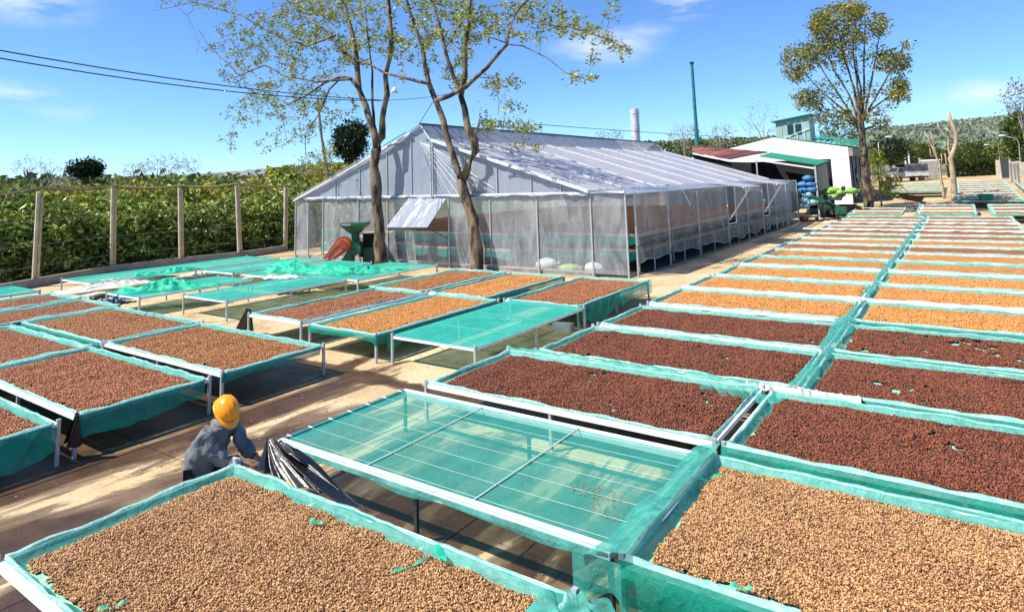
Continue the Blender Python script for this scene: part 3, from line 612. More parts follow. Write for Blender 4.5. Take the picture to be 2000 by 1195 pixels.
# middle block, long sides running away from the camera
table(-13.95, -12.02, 9.05, 13.0, 'of the middle block with black plastic tied to its near leg', 'reddish brown', 1, skirt=(.05, .05, .05, .05), beans=BR)
table(-11.68, -9.68, 8.98, 13.0, 'of the middle block heaped with orange coffee, near the drain', 'orange tan', 1, skirt=(.10, .16, .05, .12), beans=BR)
table(-12.05, -10.10, 13.1, 17.0, 'of the middle block next to the greenhouse, beyond the orange one', 'orange tan', 1, skirt=(.05, .14, .05, .05), beans=B2)
table(-14.30, -12.30, 13.1, 17.0, 'of the middle block nearest the two trunks', 'brown', 2, beans=B2)
table(-9.33, -7.30, 9.12, 13.08, 'in the middle with thin white ribs and bare ground under it', None, 0, net='taut')
tMR = table(-9.52, -7.46, 13.1, 17.08, 'at the path corner with net hanging from its side', 'reddish brown', 1, skirt=(.05, .30, .05, .05), beans=B2)
# empty net tables before the greenhouse
table(-18.35, -16.2, 9.84, 13.82, 'nearest the camera of the bare ones before the greenhouse', None, 1, net='taut')
table(-18.1, -15.75, 13.92, 17.6, 'under the loose green net, beside the tree trunks', None, 1, net='taut')
table(-19.12, -18.45 + 1.2 - 0.0, 8.92, 12.6, 'with slack green cloth, second of the bare ones from the right', None, 1, net='taut', h=0.46) if False else None
table(-21.15, -19.15, 9.02, 12.5, 'carrying a rumpled heap of net behind the white tarpaulin', None, 1, net='taut')
table(-26.2, -23.9, 9.7, 16.8, 'longest and farthest, running beside the fence', None, 1, net='taut')
table(-20.9, -18.7, 13.2, 17.2, 'with a white cloth dropped at its edge, close to the mill', None, 1, net='taut')
table(-23.4, -21.4, 13.2, 17.3, 'between the long one by the fence and the mill', None, 2, net='taut')
# far tables on the rising ground
def far_rows(x0, x1, ys_, tagtxt, cols, W=None):
    for k, y in enumerate(ys_):
        table(x0, x1, y, y + 2.15, '%s, %s row away' % (tagtxt, ORD[k]), cols[k % len(cols)], 3, pale=True)
far_rows(-6.3, -3.3, [46.6, 49.0], 'right of the white trunk before the yard', ['brown', 'reddish brown'])
far_rows(-2.6, 0.5, [46.6, 49.0, 51.4], 'past the two columns, in front of the lopped trees', ['brown', 'orange tan', 'reddish brown'])
far_rows(1.2, 4.6, [46.6, 49.0, 51.4], 'past the two columns, in front of the green bin', ['brown', 'reddish brown', 'brown'])
far_rows(-0.6, 3.4, [56.5, 59.0, 61.5, 64.0, 66.5, 69.0, 71.5, 74.0, 76.5], 'behind the lopped trees', ['brown', 'tan', 'brown'])
far_rows(4.0, 8.2, [54.0, 56.5, 59.0, 61.5, 64.0, 66.5, 69.0, 71.5, 74.0, 76.5], 'beside the grey posts at the right', ['brown', 'reddish brown', 'brown'])
far_rows(-5.6, -1.6, [66.5, 69.5, 72.5, 75.5], 'left of the lopped trees by the truck', ['tan', 'orange tan'])
# ================================================================== GREENHOUSE
FY = 20.35
XL, XR, XE, XM = -27.6, -9.55, -10.9, -18.35      # left wall, right wall, right eave, foot of the ridge vent
YB = 46.3
gh = thing('greenhouse', 'long drying greenhouse of steel posts and milky plastic film behind the two trunks', 'greenhouse', (XR, FY, 0))
def G(b, name, m, smooth=False):                  # part of the greenhouse, given in world metres
    b.v = [(v[0] - XR, v[1] - FY, v[2]) for v in b.v]; return b.build(name, m, gh, smooth)
def topz(x):                                      # roof height across the house
    if x < XM - 1.2: return 2.85 + (5.45 - 2.85) * (x - XL) / (XM - 1.2 - XL)
    if x < XE: return 3.02 + (5.30 - 3.02) * (XE - x) / (XE - XM)
    return 3.0 - 0.1 * (x - XE)
EZ = 2.9
fx = [XL, -26.2, -25.35, -23.9, -21.6, -18.95, -17.0, -15.35, -13.3, XE, XR]
fx = [XL] + [yp(px, 450, FY).x for px in (602, 631, 700, 757, 877, 958, 1050)] + [XE, XR]
# front wall posts, then film bay by bay
for x in fx: G(MB().bar((x, FY, 0), (x, FY, EZ + 0.02), 0.05), 'post', 'steel')
for i, x in enumerate([-26.2, -24.6, -22.9, -21.1, -19.6, XM, -16.6, -15.0, -13.4, -12.1]):
    G(MB().bar((x, FY + 0.02, EZ), (x, FY + 0.02, topz(x) - 0.03), 0.035), 'gable_stud', 'steel')
G(MB().bar((XL, FY - 0.01, EZ + 0.03), (XR, FY - 0.01, EZ + 0.03), 0.07, 0.06), 'tie_rail', 'white_rail')
G(MB().tube([(XL + (XE - XL) * i / 70, FY - 0.05 - 0.02 * math.sin(i * 1.9), EZ - 0.03 + 0.03 * math.sin(i * 0.8) + 0.02 * math.sin(i * 2.7)) for i in range(71)], 0.05, 6), 'film_hem', 'film_gable', True)
def film(P00, P10, P11, P01, name, m, seed, amp=0.035, nu=16, nv=14, vert=True):
    P00, P10, P11, P01 = map(Vector, (P00, P10, P11, P01)); n = (P10 - P00).cross(P01 - P00).normalized()
    Wd = (P10 - P00).length; Hd = (P01 - P00).length
    def fn(u, v):
        p = (P00 * (1 - u) + P10 * u) * (1 - v) + (P01 * (1 - u) + P11 * u) * v
        e = min(1, 6 * min(u, 1 - u))
        return p + n * amp * e * float(vnoise(u * Wd * 2.4 + seed, v * Hd * (0.8 if vert else 1.6), seed) + 0.5 * vnoise(u * Wd * 7, v * Hd * 1.3 + seed, seed + 4))
    G(MB().sheet(fn, nu, nv), name, m, True)
film_off = 0.03
for i in range(len(fx) - 1):
    a, c = fx[i], fx[i + 1]
    if i == 1: continue                            # open doorway strip
    if i in (3,): z0 = 0.45
    else: z0 = 0.12
    if i == 4:                                     # bay with the awning flap pushed out
        continue
    film((a + 0.03, FY + film_off, z0), (c - 0.03, FY + film_off, z0 + (0.0 if i < 9 else 0.15)), (c - 0.03, FY + film_off, EZ), (a + 0.03, FY + film_off, EZ), 'film_panel', 'film_wall', 3 + i * 5)
# the pushed-out flap
a, c = fx[4], fx[5]
F0, F1 = yp(800, 385, FY - 0.02), yp(872, 386, FY - 0.02)
fl0, fl1 = yp(753, 445, FY - 1.0), yp(834, 445, FY - 1.0)
film(fl0, fl1, F1, F0, 'awning_flap', 'film_gable', 77, 0.05, 14, 14)
G(MB().bar(fl0, fl1, 0.03), 'flap_bar', 'dark_steel'); G(MB().bar(fl1, (c - 0.03, FY, 1.15), 0.025), 'flap_strut', 'dark_steel'); G(MB().bar(fl1, F1, 0.02), 'flap_strut', 'steel')
film((a + 0.03, FY + film_off, 0.12), (c - 0.03, FY + film_off, 0.12), (c - 0.03, FY + film_off, 1.45), (a + 0.03, FY + film_off, 1.45), 'film_panel', 'film_wall', 91)
film((a + 0.03, FY + film_off, 1.9), (F0.x, FY + film_off, 1.95), (F0.x, FY + film_off, EZ), (a + 0.03, FY + film_off, EZ), 'film_panel', 'film_wall', 95)
# gable film in vertical strips
gx = [XL, -26.2, -24.6, -22.9, -21.1, XM - 1.2, XM, -16.6, -15.0, -13.4, -12.1, XE]
for i in range(len(gx) - 1):
    film((gx[i], FY + 0.05, EZ), (gx[i + 1], FY + 0.05, EZ), (gx[i + 1], FY + 0.05, topz(gx[i + 1]) - 0.02), (gx[i], FY + 0.05, topz(gx[i]) - 0.02), 'gable_film', 'film_gable', 11 + i * 3, 0.03)
RX, RZ = -18.91, 6.0
film((XM - 1.2, FY + 0.05, topz(XM - 1.2) - 0.1), (XM, FY + 0.05, topz(XM) - 0.1), (RX + 0.02, FY + 0.05, RZ), (RX - 0.02, FY + 0.05, RZ), 'gable_film', 'film_gable', 55, 0.01, 4, 4)
# roof: rafters and one film strip per bay
by = [FY - 0.12, 23.2, 26.4, 29.6, 32.8, 36.0, 39.2, 42.5, YB + 0.1]
for y in by:
    G(MB().bar((XM, y, topz(XM) - 0.05), (XE, y, topz(XE) - 0.05), 0.05), 'rafter', 'white_rail')
    G(MB().bar((XL, y, 2.8), (XM - 1.2, y, topz(XM - 1.2) - 0.05), 0.05), 'rafter', 'white_rail')
    G(MB().bar((XM, y, topz(XM) - 0.02), (RX, y, RZ - 0.03), 0.035), 'ridge_strut', 'white_rail')
    G(MB().bar((XM, y, topz(XM) - 0.1), (XM, y, 2.9), 0.05), 'post', 'steel')
    if y > FY + 1: G(MB().bar((XM, y, topz(XM) + 0.03), (XE, y, topz(XE) + 0.03), 0.045, 0.04), 'roof_batten', 'batten')
for i in range(len(by) - 1):
    y0, y1 = by[i], by[i + 1]
    film((XE, y0 + 0.02, topz(XE)), (XE, y1 - 0.02, topz(XE)), (XM, y1 - 0.02, topz(XM)), (XM, y0 + 0.02, topz(XM)), 'roof_film', 'film_roof', 21 + i, 0.05, 14, 26)
    film((XL - 0.1, y0 + 0.02, 2.85), (XL - 0.1, y1 - 0.02, 2.85), (XM - 1.2, y1 - 0.02, topz(XM - 1.2)), (XM - 1.2, y0 + 0.02, topz(XM - 1.2)), 'roof_film', 'film_roof', 41 + i, 0.05, 8, 14)
    film((XM, y0 + 0.02, topz(XM) + 0.03), (XM, y1 - 0.02, topz(XM) + 0.03), (RX, y1 - 0.02, RZ), (RX, y0 + 0.02, RZ), 'vent_film', 'film_wall' if i > 5 else 'film_gable', 61 + i, 0.02, 10, 4)
    film((XM - 1.2, y0 + 0.02, topz(XM - 1.2)), (XM - 1.2, y1 - 0.02, topz(XM - 1.2)), (RX - 0.02, y1 - 0.02, RZ), (RX - 0.02, y0 + 0.02, RZ), 'vent_film', 'film_gable', 71 + i, 0.02, 10, 4)
    film((XR, y0 + 0.02, topz(XR) + 0.02), (XR, y1 - 0.02, topz(XR) + 0.02), (XE, y1 - 0.02, topz(XE) + 0.01), (XE, y0 + 0.02, topz(XE) + 0.01), 'eave_film', 'film_gable', 81 + i, 0.03, 10, 3)
G(MB().tube([(RX, FY - 0.15, RZ + 0.01), (RX, YB + 0.1, RZ + 0.01)], 0.035, 6), 'ridge_pipe', 'dark_steel')
G(MB().tube([(XM, FY - 0.1, topz(XM) + 0.02), (XM, YB, topz(XM) + 0.02)], 0.03, 6), 'purlin', 'white_rail')
G(MB().bar((XL, FY - 0.12, 2.9), (RX, FY - 0.12, RZ), 0.035), 'barge_bar', 'steel')
G(MB().bar((RX, FY - 0.12, RZ), (XM, FY - 0.12, topz(XM)), 0.03), 'barge_bar', 'steel')
G(MB().bar((XM, FY - 0.14, topz(XM) + 0.02), (XE, FY - 0.14, topz(XE) + 0.02), 0.04), 'barge_bar', 'white_rail')
for k in range(7):                                 # taut folds fanning from the vent foot down the gable
    G(MB().tube([yp(820 + k * 3, 277 + k, FY - 0.03), yp(880 + k * 14, 380 - k * 2, FY - 0.03)], 0.012, 4), 'film_fold', 'white_rail')
# right-hand long wall
sy = [21.05, 24.0, 27.3, 31.3, 34.6, 37.6, 40.4, 43.2, YB]
sxx = lambda y: -9.52 + 0.35 * (y - 21) / 25
for y in sy: G(MB().bar((sxx(y), y, -0.02), (sxx(y), y, topz(XR) - 0.02), 0.06), 'post', 'steel')
for y in [22.6, 25.6, 29.3, 33, 36, 39, 42]: G(MB().bar((sxx(y) - 0.05, y, -0.02), (sxx(y) - 0.05, y, 0.75), 0.035), 'stub_post', 'steel')
G(MB().bar((XR, FY, topz(XR)), (sxx(YB), YB, topz(XR)), 0.06), 'eave_rail', 'white_rail')
G(MB().bar((sxx(21) + 0.01, 20.8, 1.02), (sxx(YB) + 0.01, YB, 1.02), 0.02), 'film_line', 'dark_steel')
for i in range(len(sy) - 1):
    y0, y1 = sy[i], sy[i + 1]; x0, x1 = sxx(y0) - 0.04, sxx(y1) - 0.04
    zt = topz(XR) - 0.05
    def low(u, v, y0=y0, y1=y1, x0=x0, x1=x1, i=i):
        z = 0.42 + 0.10 * math.sin(u * PI + i) + 0.05 * math.sin(u * 9 + i * 2); z += (1.02 - z) * v
        return (x0 + (x1 - x0) * u + 0.05 + 0.06 * float(vnoise(u * 6 + i * 3, v * 2, 4)) + 0.05 * (1 - v), y0 + (y1 - y0) * u, z)
    G(MB().sheet(low, 22, 6), 'side_skirt', 'film_low', True)
    G(MB().tube([low(k / 22, 0) for k in range(23)], 0.025, 5), 'skirt_hem', 'film_gable', True)
    if i in (3, 5):                                # opened slot beside the post
        m0, m1 = y0 + 0.15, y0 + 1.35; f = lambda y: sxx(y) - 0.04
        film((f(m1), m1, 1.02), (f(y1), y1 - 0.03, 1.02), (f(y1), y1 - 0.03, zt), (f(m1), m1, zt), 'side_film', 'film_side', 31 + i)
        G(MB().bar((f(m1) + 0.03, m1, 1.0), (f(m1) + 0.03, m1, zt), 0.05), 'window_stile', 'white_rail')
        G(MB().bar((f(m0) + 0.03, m0, 1.04), (f(m1) + 0.03, m1, 1.04), 0.05), 'window_sill', 'white_rail')
        G(MB().bar((sxx(y0) + 0.05, y0 + 0.1, 1.25), (sxx(y0) + 0.75, y0 + 1.5, 2.75), 0.05), 'brace', 'white_rail')
        G(MB().bar((sxx(y0) + 0.05, y0 - 0.05, 1.3), (sxx(y0) + 0.5, y0 - 1.6, 2.0), 0.045), 'brace', 'white_rail')
        G(MB().sheet(lambda u, v, y0=y0: (XE + 0.6 + (sxx(y0) + 0.9 - XE - 0.6) * v, y0 - 0.3 + 2.9 * u, 3.08 - 0.28 * v), 8, 4), 'awning_film', 'film_roof', True)
        G(MB().bar((sxx(y0) + 0.9, y0 - 0.3, 2.79), (sxx(y0) + 0.9, y0 + 2.6, 2.79), 0.05, 0.06), 'awning_rail', 'white_rail')
    else:
        film((x0, y0 + 0.03, 1.02), (x1, y1 - 0.03, 1.02), (x1, y1 - 0.03, zt), (x0, y0 + 0.03, zt), 'side_film', 'film_side', 31 + i)
# far end and left side film
film((XL, YB, 0.1), (XR, YB, 0.1), (XR, YB, 2.9), (XL, YB, 2.9), 'end_film', 'film_gable', 5, 0.03, 20, 6)
film((XL, FY, 0.1), (XL, YB, 0.1), (XL, YB, 2.85), (XL, FY, 2.85), 'end_film', 'film_wall', 6, 0.03, 20, 6)
film((XM, YB, 2.9), (XE, YB, 2.9), (XE, YB, topz(XE)), (XM, YB, topz(XM)), 'end_film', 'film_gable', 7, 0.03, 10, 4)
film((XL, YB, 2.9), (XM, YB, 2.9), (XM, YB, topz(XM)), (XM - 1.3, YB, topz(XM - 1.3)), 'end_film', 'film_gable', 8, 0.03, 10, 4)
G(MB().box(XL, XR - 1.3, FY + 0.08, FY + 0.28, -0.05, 0.16), 'kerb', 'concrete')
MBf = MB().box(XL + 0.1, XR - 0.1, FY + 0.3, YB, -0.3, 0.012); tag(MBf.build('greenhouse_floor', 'floor_dark'), kind='structure')
# racks inside: two tiers, net, coffee, pale timber edges
def rack(x0, x1, y0, y1, lab, tiers=(0.62, 1.25), kinds=('reddish brown', 'brown')):
    t = thing('drying_rack', lab, 'drying rack', ((x0 + x1) / 2, y0, 0), 0, 'racks inside the greenhouse'); W = (x1 - x0) / 2; D = y1 - y0
    n = max(2, int(D / 3))
    for k in range(n + 1):
        for s in (-1, 1): link('post', cached('rackpost', lambda: MB().box(-0.025, 0.025, -0.025, 0.025, 0, 1.3).mesh('post', 'wood')), t, (s * W, D * k / n, 0))
    for z, kd in zip(tiers, kinds):
        MB().box(-W - 0.03, -W + 0.02, -0.02, D, z - 0.05, z + 0.06).build('side_board', 'wood', t); MB().box(W - 0.02, W + 0.03, -0.02, D, z - 0.05, z + 0.06).build('side_board', 'wood', t)
        MB().box(-W + 0.022, W - 0.022, -0.02, 0.03, z - 0.05, z + 0.07).build('end_board', 'wood', t)
        MB().sheet(lambda u, v: (-W + 2 * W * u, D * v, z + 0.01 - 0.03 * math.sin(PI * u)), 6, 30).build('net_sheet', 'net_taut', t, True)
        MB().sheet(lambda u, v: (-W + 0.1 + (2 * W - 0.2) * u, 0.1 + (D - 0.2) * v, z + 0.045 + 0.02 * float(vnoise(u * 9, v * 40, 2))), 14, 60).build('coffee_layer', 'bed ' + kd, t, True)['kind'] = 'stuff'
        MB().sheet(lambda u, v: (-W - 0.04 + 2 * (W + 0.04) * u, -0.05, z - 0.02 - (0.30 + 0.05 * math.sin(u * 11)) * v), 12, 3).build('net_skirt', 'net', t, True)
rack(-27.1, -24.6, 21.6, 45.5, 'two-tier rack inside the greenhouse along its far left wall')
rack(-24.0, -21.5, 22.6, 45.5, 'two-tier rack inside the greenhouse behind the red belt guard')
rack(-20.6, -18.1, 21.6, 45.5, 'two-tier rack inside the greenhouse behind the raised flap')
rack(-17.4, -14.9, 21.6, 45.5, 'two-tier rack inside the greenhouse behind the right-hand trunk')
rack(-14.2, -11.9, 22.4, 45.5, 'two-tier rack inside the greenhouse behind the lime sack')
rack(-11.4, -9.85, 21.9, 45.5, 'narrow two-tier rack inside the greenhouse along the path wall', (0.75, 1.3), ('brown', 'reddish brown'))
def sack(c, r, m, lab, rz=0.0, group=None, tie=True):
    t = thing('sack', lab, 'sack', c, rz, group)
    MB().blob((0, 0, r[2] * 0.8), r, 18, 11, 0.05, random.Random(int(abs(c[0]) * 997 + abs(c[2]) * 331)), flat=-r[2] * 0.8, sq=0.75).build('body', m, t, True)
    MB().tube([(r[0] * 0.9, 0, r[2] * 0.9), (r[0] * 1.06, 0, r[2] * 1.0), (r[0] * 1.2, 0.02, r[2] * 1.15)], [0.05, 0.025, 0.07], 7).build('tied_neck', m, t, True)
    return t
sack((-13.35, 21.2, 0.0), (0.42, 0.30, 0.26), 'white_sack', 'pale crumpled sack on the greenhouse floor left of the lime one', 0.3)
sack((-12.35, 21.15, 0.0), (0.46, 0.28, 0.16), 'lime_sack', 'lime green sack lying flat on the greenhouse floor behind the film', 0.1)
sack((-11.35, 21.2, 0.0), (0.36, 0.26, 0.22), 'white_sack', 'white sack on the greenhouse floor nearest the corner post', -0.4)

# ================================================================== SHEDS AND WHITE BUILDING
WY = gp(1655, 398).y
wb = thing('warehouse', 'white-walled warehouse with green roof behind the big yellow-leaved tree', 'warehouse', (0, WY, 0))
def at0(P, o=WY): return [(p[0], p[1] - o, p[2]) for p in P]
g0z = float(terrain(-10, WY)) - 0.2
apx, rtop = yp(1510, 269, WY), yp(1655.8, 287.5, WY)
ltop = yp(1400, 296, WY); LX = ltop.x - 6
front = [(LX, WY, g0z), (rtop.x, WY, g0z), (rtop.x, WY, rtop.z), (apx.x, WY, apx.z), (LX, WY, ltop.z - 1.2)]
DEP = 13.0
b = MB(); n = 5
b.add(at0(front), [tuple(range(5))]); b.build('front_wall', 'white_wall', wb)
b = MB(); b.add(at0([(LX, WY + 0.01, g0z), (LX, WY + DEP, g0z), (LX, WY + DEP, ltop.z - 1.2), (LX, WY + 0.01, ltop.z - 1.2)]), [(0, 1, 2, 3)]); b.build('side_wall', 'white_wall', wb)
cw = MB(); 
def corr(u, v): return (rtop.x - 0.02 + 0.03 * math.sin(u * 120), 0.02 + DEP * u, g0z + (rtop.z - 0.75 - g0z) * v)
cw.sheet(corr, 160, 2).build('corrugated_wall', 'grey_wall', wb)
for k in range(5): MB().box(rtop.x + 0.02, rtop.x + 0.10, 1.2 + 2.6 * k, 1.34 + 2.6 * k, g0z, rtop.z - 0.8).build('wall_post', 'dark_steel', wb)
MB().box(rtop.x + 0.0, rtop.x + 0.35, -0.1, DEP, rtop.z - 0.75, rtop.z - 0.06).build('gutter', 'concrete', wb)
MB().box(rtop.x + 0.05, rtop.x + 0.09, 3.2, 4.1, 2.4, 3.6).build('window', 'glass_dark', wb)
for s, (xa, za, xb, zb) in enumerate(((apx.x, apx.z, rtop.x + 0.4, rtop.z), (LX, ltop.z - 1.2, apx.x, apx.z))):
    b = MB(); k = 60
    for i in range(k):
        u0, u1 = i / k, (i + 1) / k; zz = 0.05 if i % 2 else 0.02
        b.quad((xa, 0.03 + DEP * u0, za + zz), (xb, 0.03 + DEP * u0, zb + zz), (xb, 0.03 + DEP * u1, zb + 0.07 - zz), (xa, 0.03 + DEP * u1, za + 0.07 - zz))
    b.build('roof', 'green_roof', wb)
# raised green roof block behind the gable, seen above the white wall
hh_ = yp(1545, 256 + 14, WY + 6)
r2 = thing('rear_roof', 'low green metal roof rising behind the white wall', 'roof', (0, WY + DEP, 0))
for (x0_, y0_, x1_, y1_, X0, Y0_, X1, Y1_) in ((1535, 272.5, 1596, 280.2, 1545, 269.5, 1608, 264.5), (1596, 280.2, 1657, 288.3, 1608, 264.5, 1702, 277.5)):
    n = 14
    for k in range(n):
        u0, u1 = k / n, (k + 1) / n - 0.02; q = lambda u, f: (yp(x0_ + (x1_ - x0_) * u, y0_ + (y1_ - y0_) * u, WY + 0.4) if f == 0 else yp(X0 + (X1 - X0) * u, Y0_ + (Y1_ - Y0_) * u, WY + DEP)) - Vector((0, WY + DEP, 0)) + Vector((0, 0, 0.03 * (k % 2)))
        MB().add([q(u0, 0), q(u1, 0), q(u1, 1), q(u0, 1)], [(0, 1, 2, 3)]).build('roof_sheet', 'green_roof', r2)
# cabin on the roof
CYc = WY + 3.5
ca, cb_ = yp(1514, 240, CYc), yp(1578, 226, CYc); cz = yp(1514, 275, CYc).z - 0.3
cab = thing('roof_cabin', 'small glazed pale green cabin standing on the warehouse roof', 'cabin', (ca.x, CYc, cz))
Wc = cb_.x - ca.x; h1, h2 = ca.z - cz, cb_.z - cz
for i in range(5):
    x0, x1 = Wc * i / 5 + 0.02, Wc * (i + 1) / 5 - 0.02; z0_, z1_ = h1 + (h2 - h1) * i / 5, h1 + (h2 - h1) * (i + 1) / 5
    MB().add([(x0, 0, 0), (x1, 0, 0), (x1, 0, z1_), (x0, 0, z0_), (x0, 0.06, 0), (x1, 0.06, 0), (x1, 0.06, z1_), (x0, 0.06, z0_)], [(0, 1, 2, 3), (4, 7, 6, 5), (0, 4, 5, 1), (1, 5, 6, 2), (2, 6, 7, 3), (3, 7, 4, 0)]).build('panel', 'cabin_panel', cab)
for x0 in (0.36, 0.60): MB().box(Wc * x0, Wc * (x0 + 0.17), -0.05, -0.01, h1 * 0.38, h1 * 0.86).build('window', 'glass_dark', cab)
MB().box(Wc, Wc + 0.06, 0, 2.6, 0, h2).build('side_wall', 'cabin_panel', cab)
MB().box(0, 0.06, 0.08, 2.6, 0, h1).build('side_wall', 'cabin_panel', cab)
MB().add([(-0.3, -0.3, h1 + 0.02), (Wc + 0.3, -0.3, h2 + 0.06), (Wc + 0.3, 2.8, h2 + 0.06), (-0.3, 2.8, h1 + 0.02), (-0.3, -0.3, h1 + 0.12), (Wc + 0.3, -0.3, h2 + 0.16), (Wc + 0.3, 2.8, h2 + 0.16), (-0.3, 2.8, h1 + 0.12)], [(0, 3, 2, 1), (4, 5, 6, 7), (0, 1, 5, 4), (1, 2, 6, 5), (2, 3, 7, 6), (3, 0, 4, 7)]).build('roof', 'teal_paint', cab)
MB().bar((-0.05, -0.08, h1 * 0.12), (Wc, -0.08, h2 * 0.5), 0.05).build('handrail', 'white_rail', cab)
for k in range(4): MB().bar((Wc * (0.2 + 0.22 * k), -0.08, 0), (Wc * (0.2 + 0.22 * k), -0.08, h1 * (0.2 + 0.12 * k)), 0.04).build('baluster', 'white_rail', cab)
# open shed with green front roof and the red roof before it
SY = 49.0
def slab_q(P, th, name, m, par, o): 
    Q = [Vector(p) - Vector(o) for p in P]; R_ = [q - Vector((0, 0, th)) for q in Q]
    MB().add(Q + R_, [(0, 1, 2, 3), (7, 6, 5, 4), (0, 4, 5, 1), (1, 5, 6, 2), (2, 6, 7, 3), (3, 7, 4, 0)]).build(name, m, par)
o1 = (yp(1590, 365, SY).x, SY, 0.2)
sh = thing('open_shed', 'dark open-fronted shed with a green metal awning roof and blue sacks', 'shed', o1)
slab_q([yp(1483, 304.5, SY), yp(1597, 321.5, SY), yp(1620, 314.5, SY + 7), yp(1506, 298, SY + 7)], 0.06, 'awning_roof', 'green_roof', sh, o1)
pz = yp(1591, 323, SY)
MB().bar(Vector((pz.x, SY + 0.1, 0.1)) - Vector(o1), Vector((pz.x, SY + 0.1, pz.z - 0.05)) - Vector(o1), 0.12).build('post', 'steel', sh)
p3, p4 = yp(1480, 313, SY + 0.1), yp(1591, 329, SY + 0.1)
MB().bar(p3 - Vector(o1), p4 - Vector(o1), 0.10).build('beam', 'white_rail', sh)
pm = yp(1480, 365, SY)
MB().bar(Vector((pm.x, SY + 0.2, 0.1)) - Vector(o1), Vector((pm.x, SY + 0.2, p3.z)) - Vector(o1), 0.1).build('post', 'steel', sh)
MB().box(-14, 0.0, 8.0, 8.15, 0, 4.2).build('back_wall', 'dark_inside', sh)
sp = yp(1597, 323, SY); sq = yp(1620, 316, SY + 7)
MB().add([(sp.x - o1[0] - 0.1, 0.2, 0), (sq.x - o1[0] - 0.2, 7.2, 0.2), (sq.x - o1[0] - 0.2, 7.2, sq.z - 0.3), (sp.x - o1[0] - 0.1, 0.2, sp.z - 0.3)], [(0, 1, 2, 3)]).build('side_wall', 'machine_green', sh)
MB().box(-14, 0, 0.3, 8, -0.1, 0.12).build('floor', 'dark_inside', sh)
o2 = (yp(1424, 310, SY - 1).x, SY - 1, 0.2)
rs_ = thing('red_shed', 'shed with a rusty red metal roof touching the end of the greenhouse', 'shed', o2)
A_, B_, C_, D_ = yp(1353, 297, SY - 1), yp(1424, 311, SY - 1), yp(1497, 296.5, SY + 8), yp(1351, 285, SY + 9)
# sheets of the red roof, each a strip
for k in range(10):
    u0, u1 = k / 10, (k + 1) / 10 - 0.004
    P = [A_.lerp(B_, u0), A_.lerp(B_, u1), D_.lerp(C_, u1), D_.lerp(C_, u0)]
    slab_q([p + Vector((0, 0, 0.02 * (k % 2))) for p in P], 0.05, 'roof_sheet', 'red_roof', rs_, o2)
slab_q([B_, yp(1462, 303, SY + 1), yp(1500, 297.5, SY + 8.2), C_], 0.05, 'roof_edge', 'rust', rs_, o2)
MB().add([Vector((A_.x, SY - 0.9, 0)) - Vector((o2[0], o2[1], 0)), Vector((B_.x + 1.5, SY - 0.9, 0)) - Vector((o2[0], o2[1], 0)), Vector((B_.x + 1.5, SY - 0.9, B_.z - 0.5)) - Vector((o2[0], o2[1], 0)), Vector((B_.x, SY - 0.9, B_.z - 0.4)) - Vector((o2[0], o2[1], 0)), Vector((A_.x, SY - 0.9, A_.z - 0.4)) - Vector((o2[0], o2[1], 0))], [(0, 1, 2, 3, 4)]).build('front_wall', 'dark_inside', rs_)
MB().bar(A_ - Vector(o2) - Vector((0, .05, .12)), B_ - Vector(o2) - Vector((0, .05, .12)), 0.10).build('eave_board', 'white_rail', rs_)
# blue sacks before the shed
SG = 'sacks piled at the shed mouth'
for px, py, m, lab in ((1578, 349, 'blue_sack', 'bright blue sack on the very top of the pile at the shed'), (1568, 361, 'blue_sack', 'blue sack in the upper row of the pile, left side, touching the film'), (1584, 361, 'blue_sack', 'blue sack in the upper row of the pile beside the shed post'),
                       (1570, 372, 'blue_sack', 'blue sack in the second row of the pile, left'), (1586, 371, 'blue_sack', 'blue sack in the second row of the pile, right'), (1578, 381, 'pale_sack', 'pale blue sack in the middle of the pile'),
                       (1574, 392, 'pale_sack', 'pale sack low in the pile, behind the conveyor'), (1586, 396, 'pale_sack', 'pale turquoise sack at the foot of the conveyor, right'), (1572, 403, 'pale_sack', 'lowest pale turquoise sack, beside the red bucket')):
    p = yp(px, py + 5, 46.9); s_ = sack((p.x, 46.9, p.z), (0.33, 0.28, 0.22), m, lab, 0.2 * ((px * 7) % 5 - 2), SG)
p = yp(1578, 412, 46.9)
st = thing('sack_stand', 'low timber stand under the pile of blue sacks', 'stand', (p.x, 46.9, 0.05))
for dx in (-0.5, 0.5):
    for dy in (-0.3, 0.3): MB().box(dx - 0.05, dx + 0.05, dy - 0.05, dy + 0.05, 0, 0.42).build('leg', 'dark_steel', st)
MB().box(-0.65, 0.65, -0.4, 0.4, 0.42, 0.5).build('top', 'wood', st)
zb = yp(1574, 411, 46.4).z
q = thing('bucket', 'red bucket standing on the path end by the greenhouse corner', 'bucket', (yp(1573, 428, 46.4).x, 46.4, 0.12))
MB().tube([(0, 0, 0), (0, 0, 0.34)], [0.17, 0.22], 14).build('body', 'guard_red', q, True); MB().tube([(0.22 * math.cos(a / 6 * PI), 0, 0.34 + 0.18 * math.sin(a / 6 * PI)) for a in range(7)], 0.01, 4).build('handle', 'steel', q)
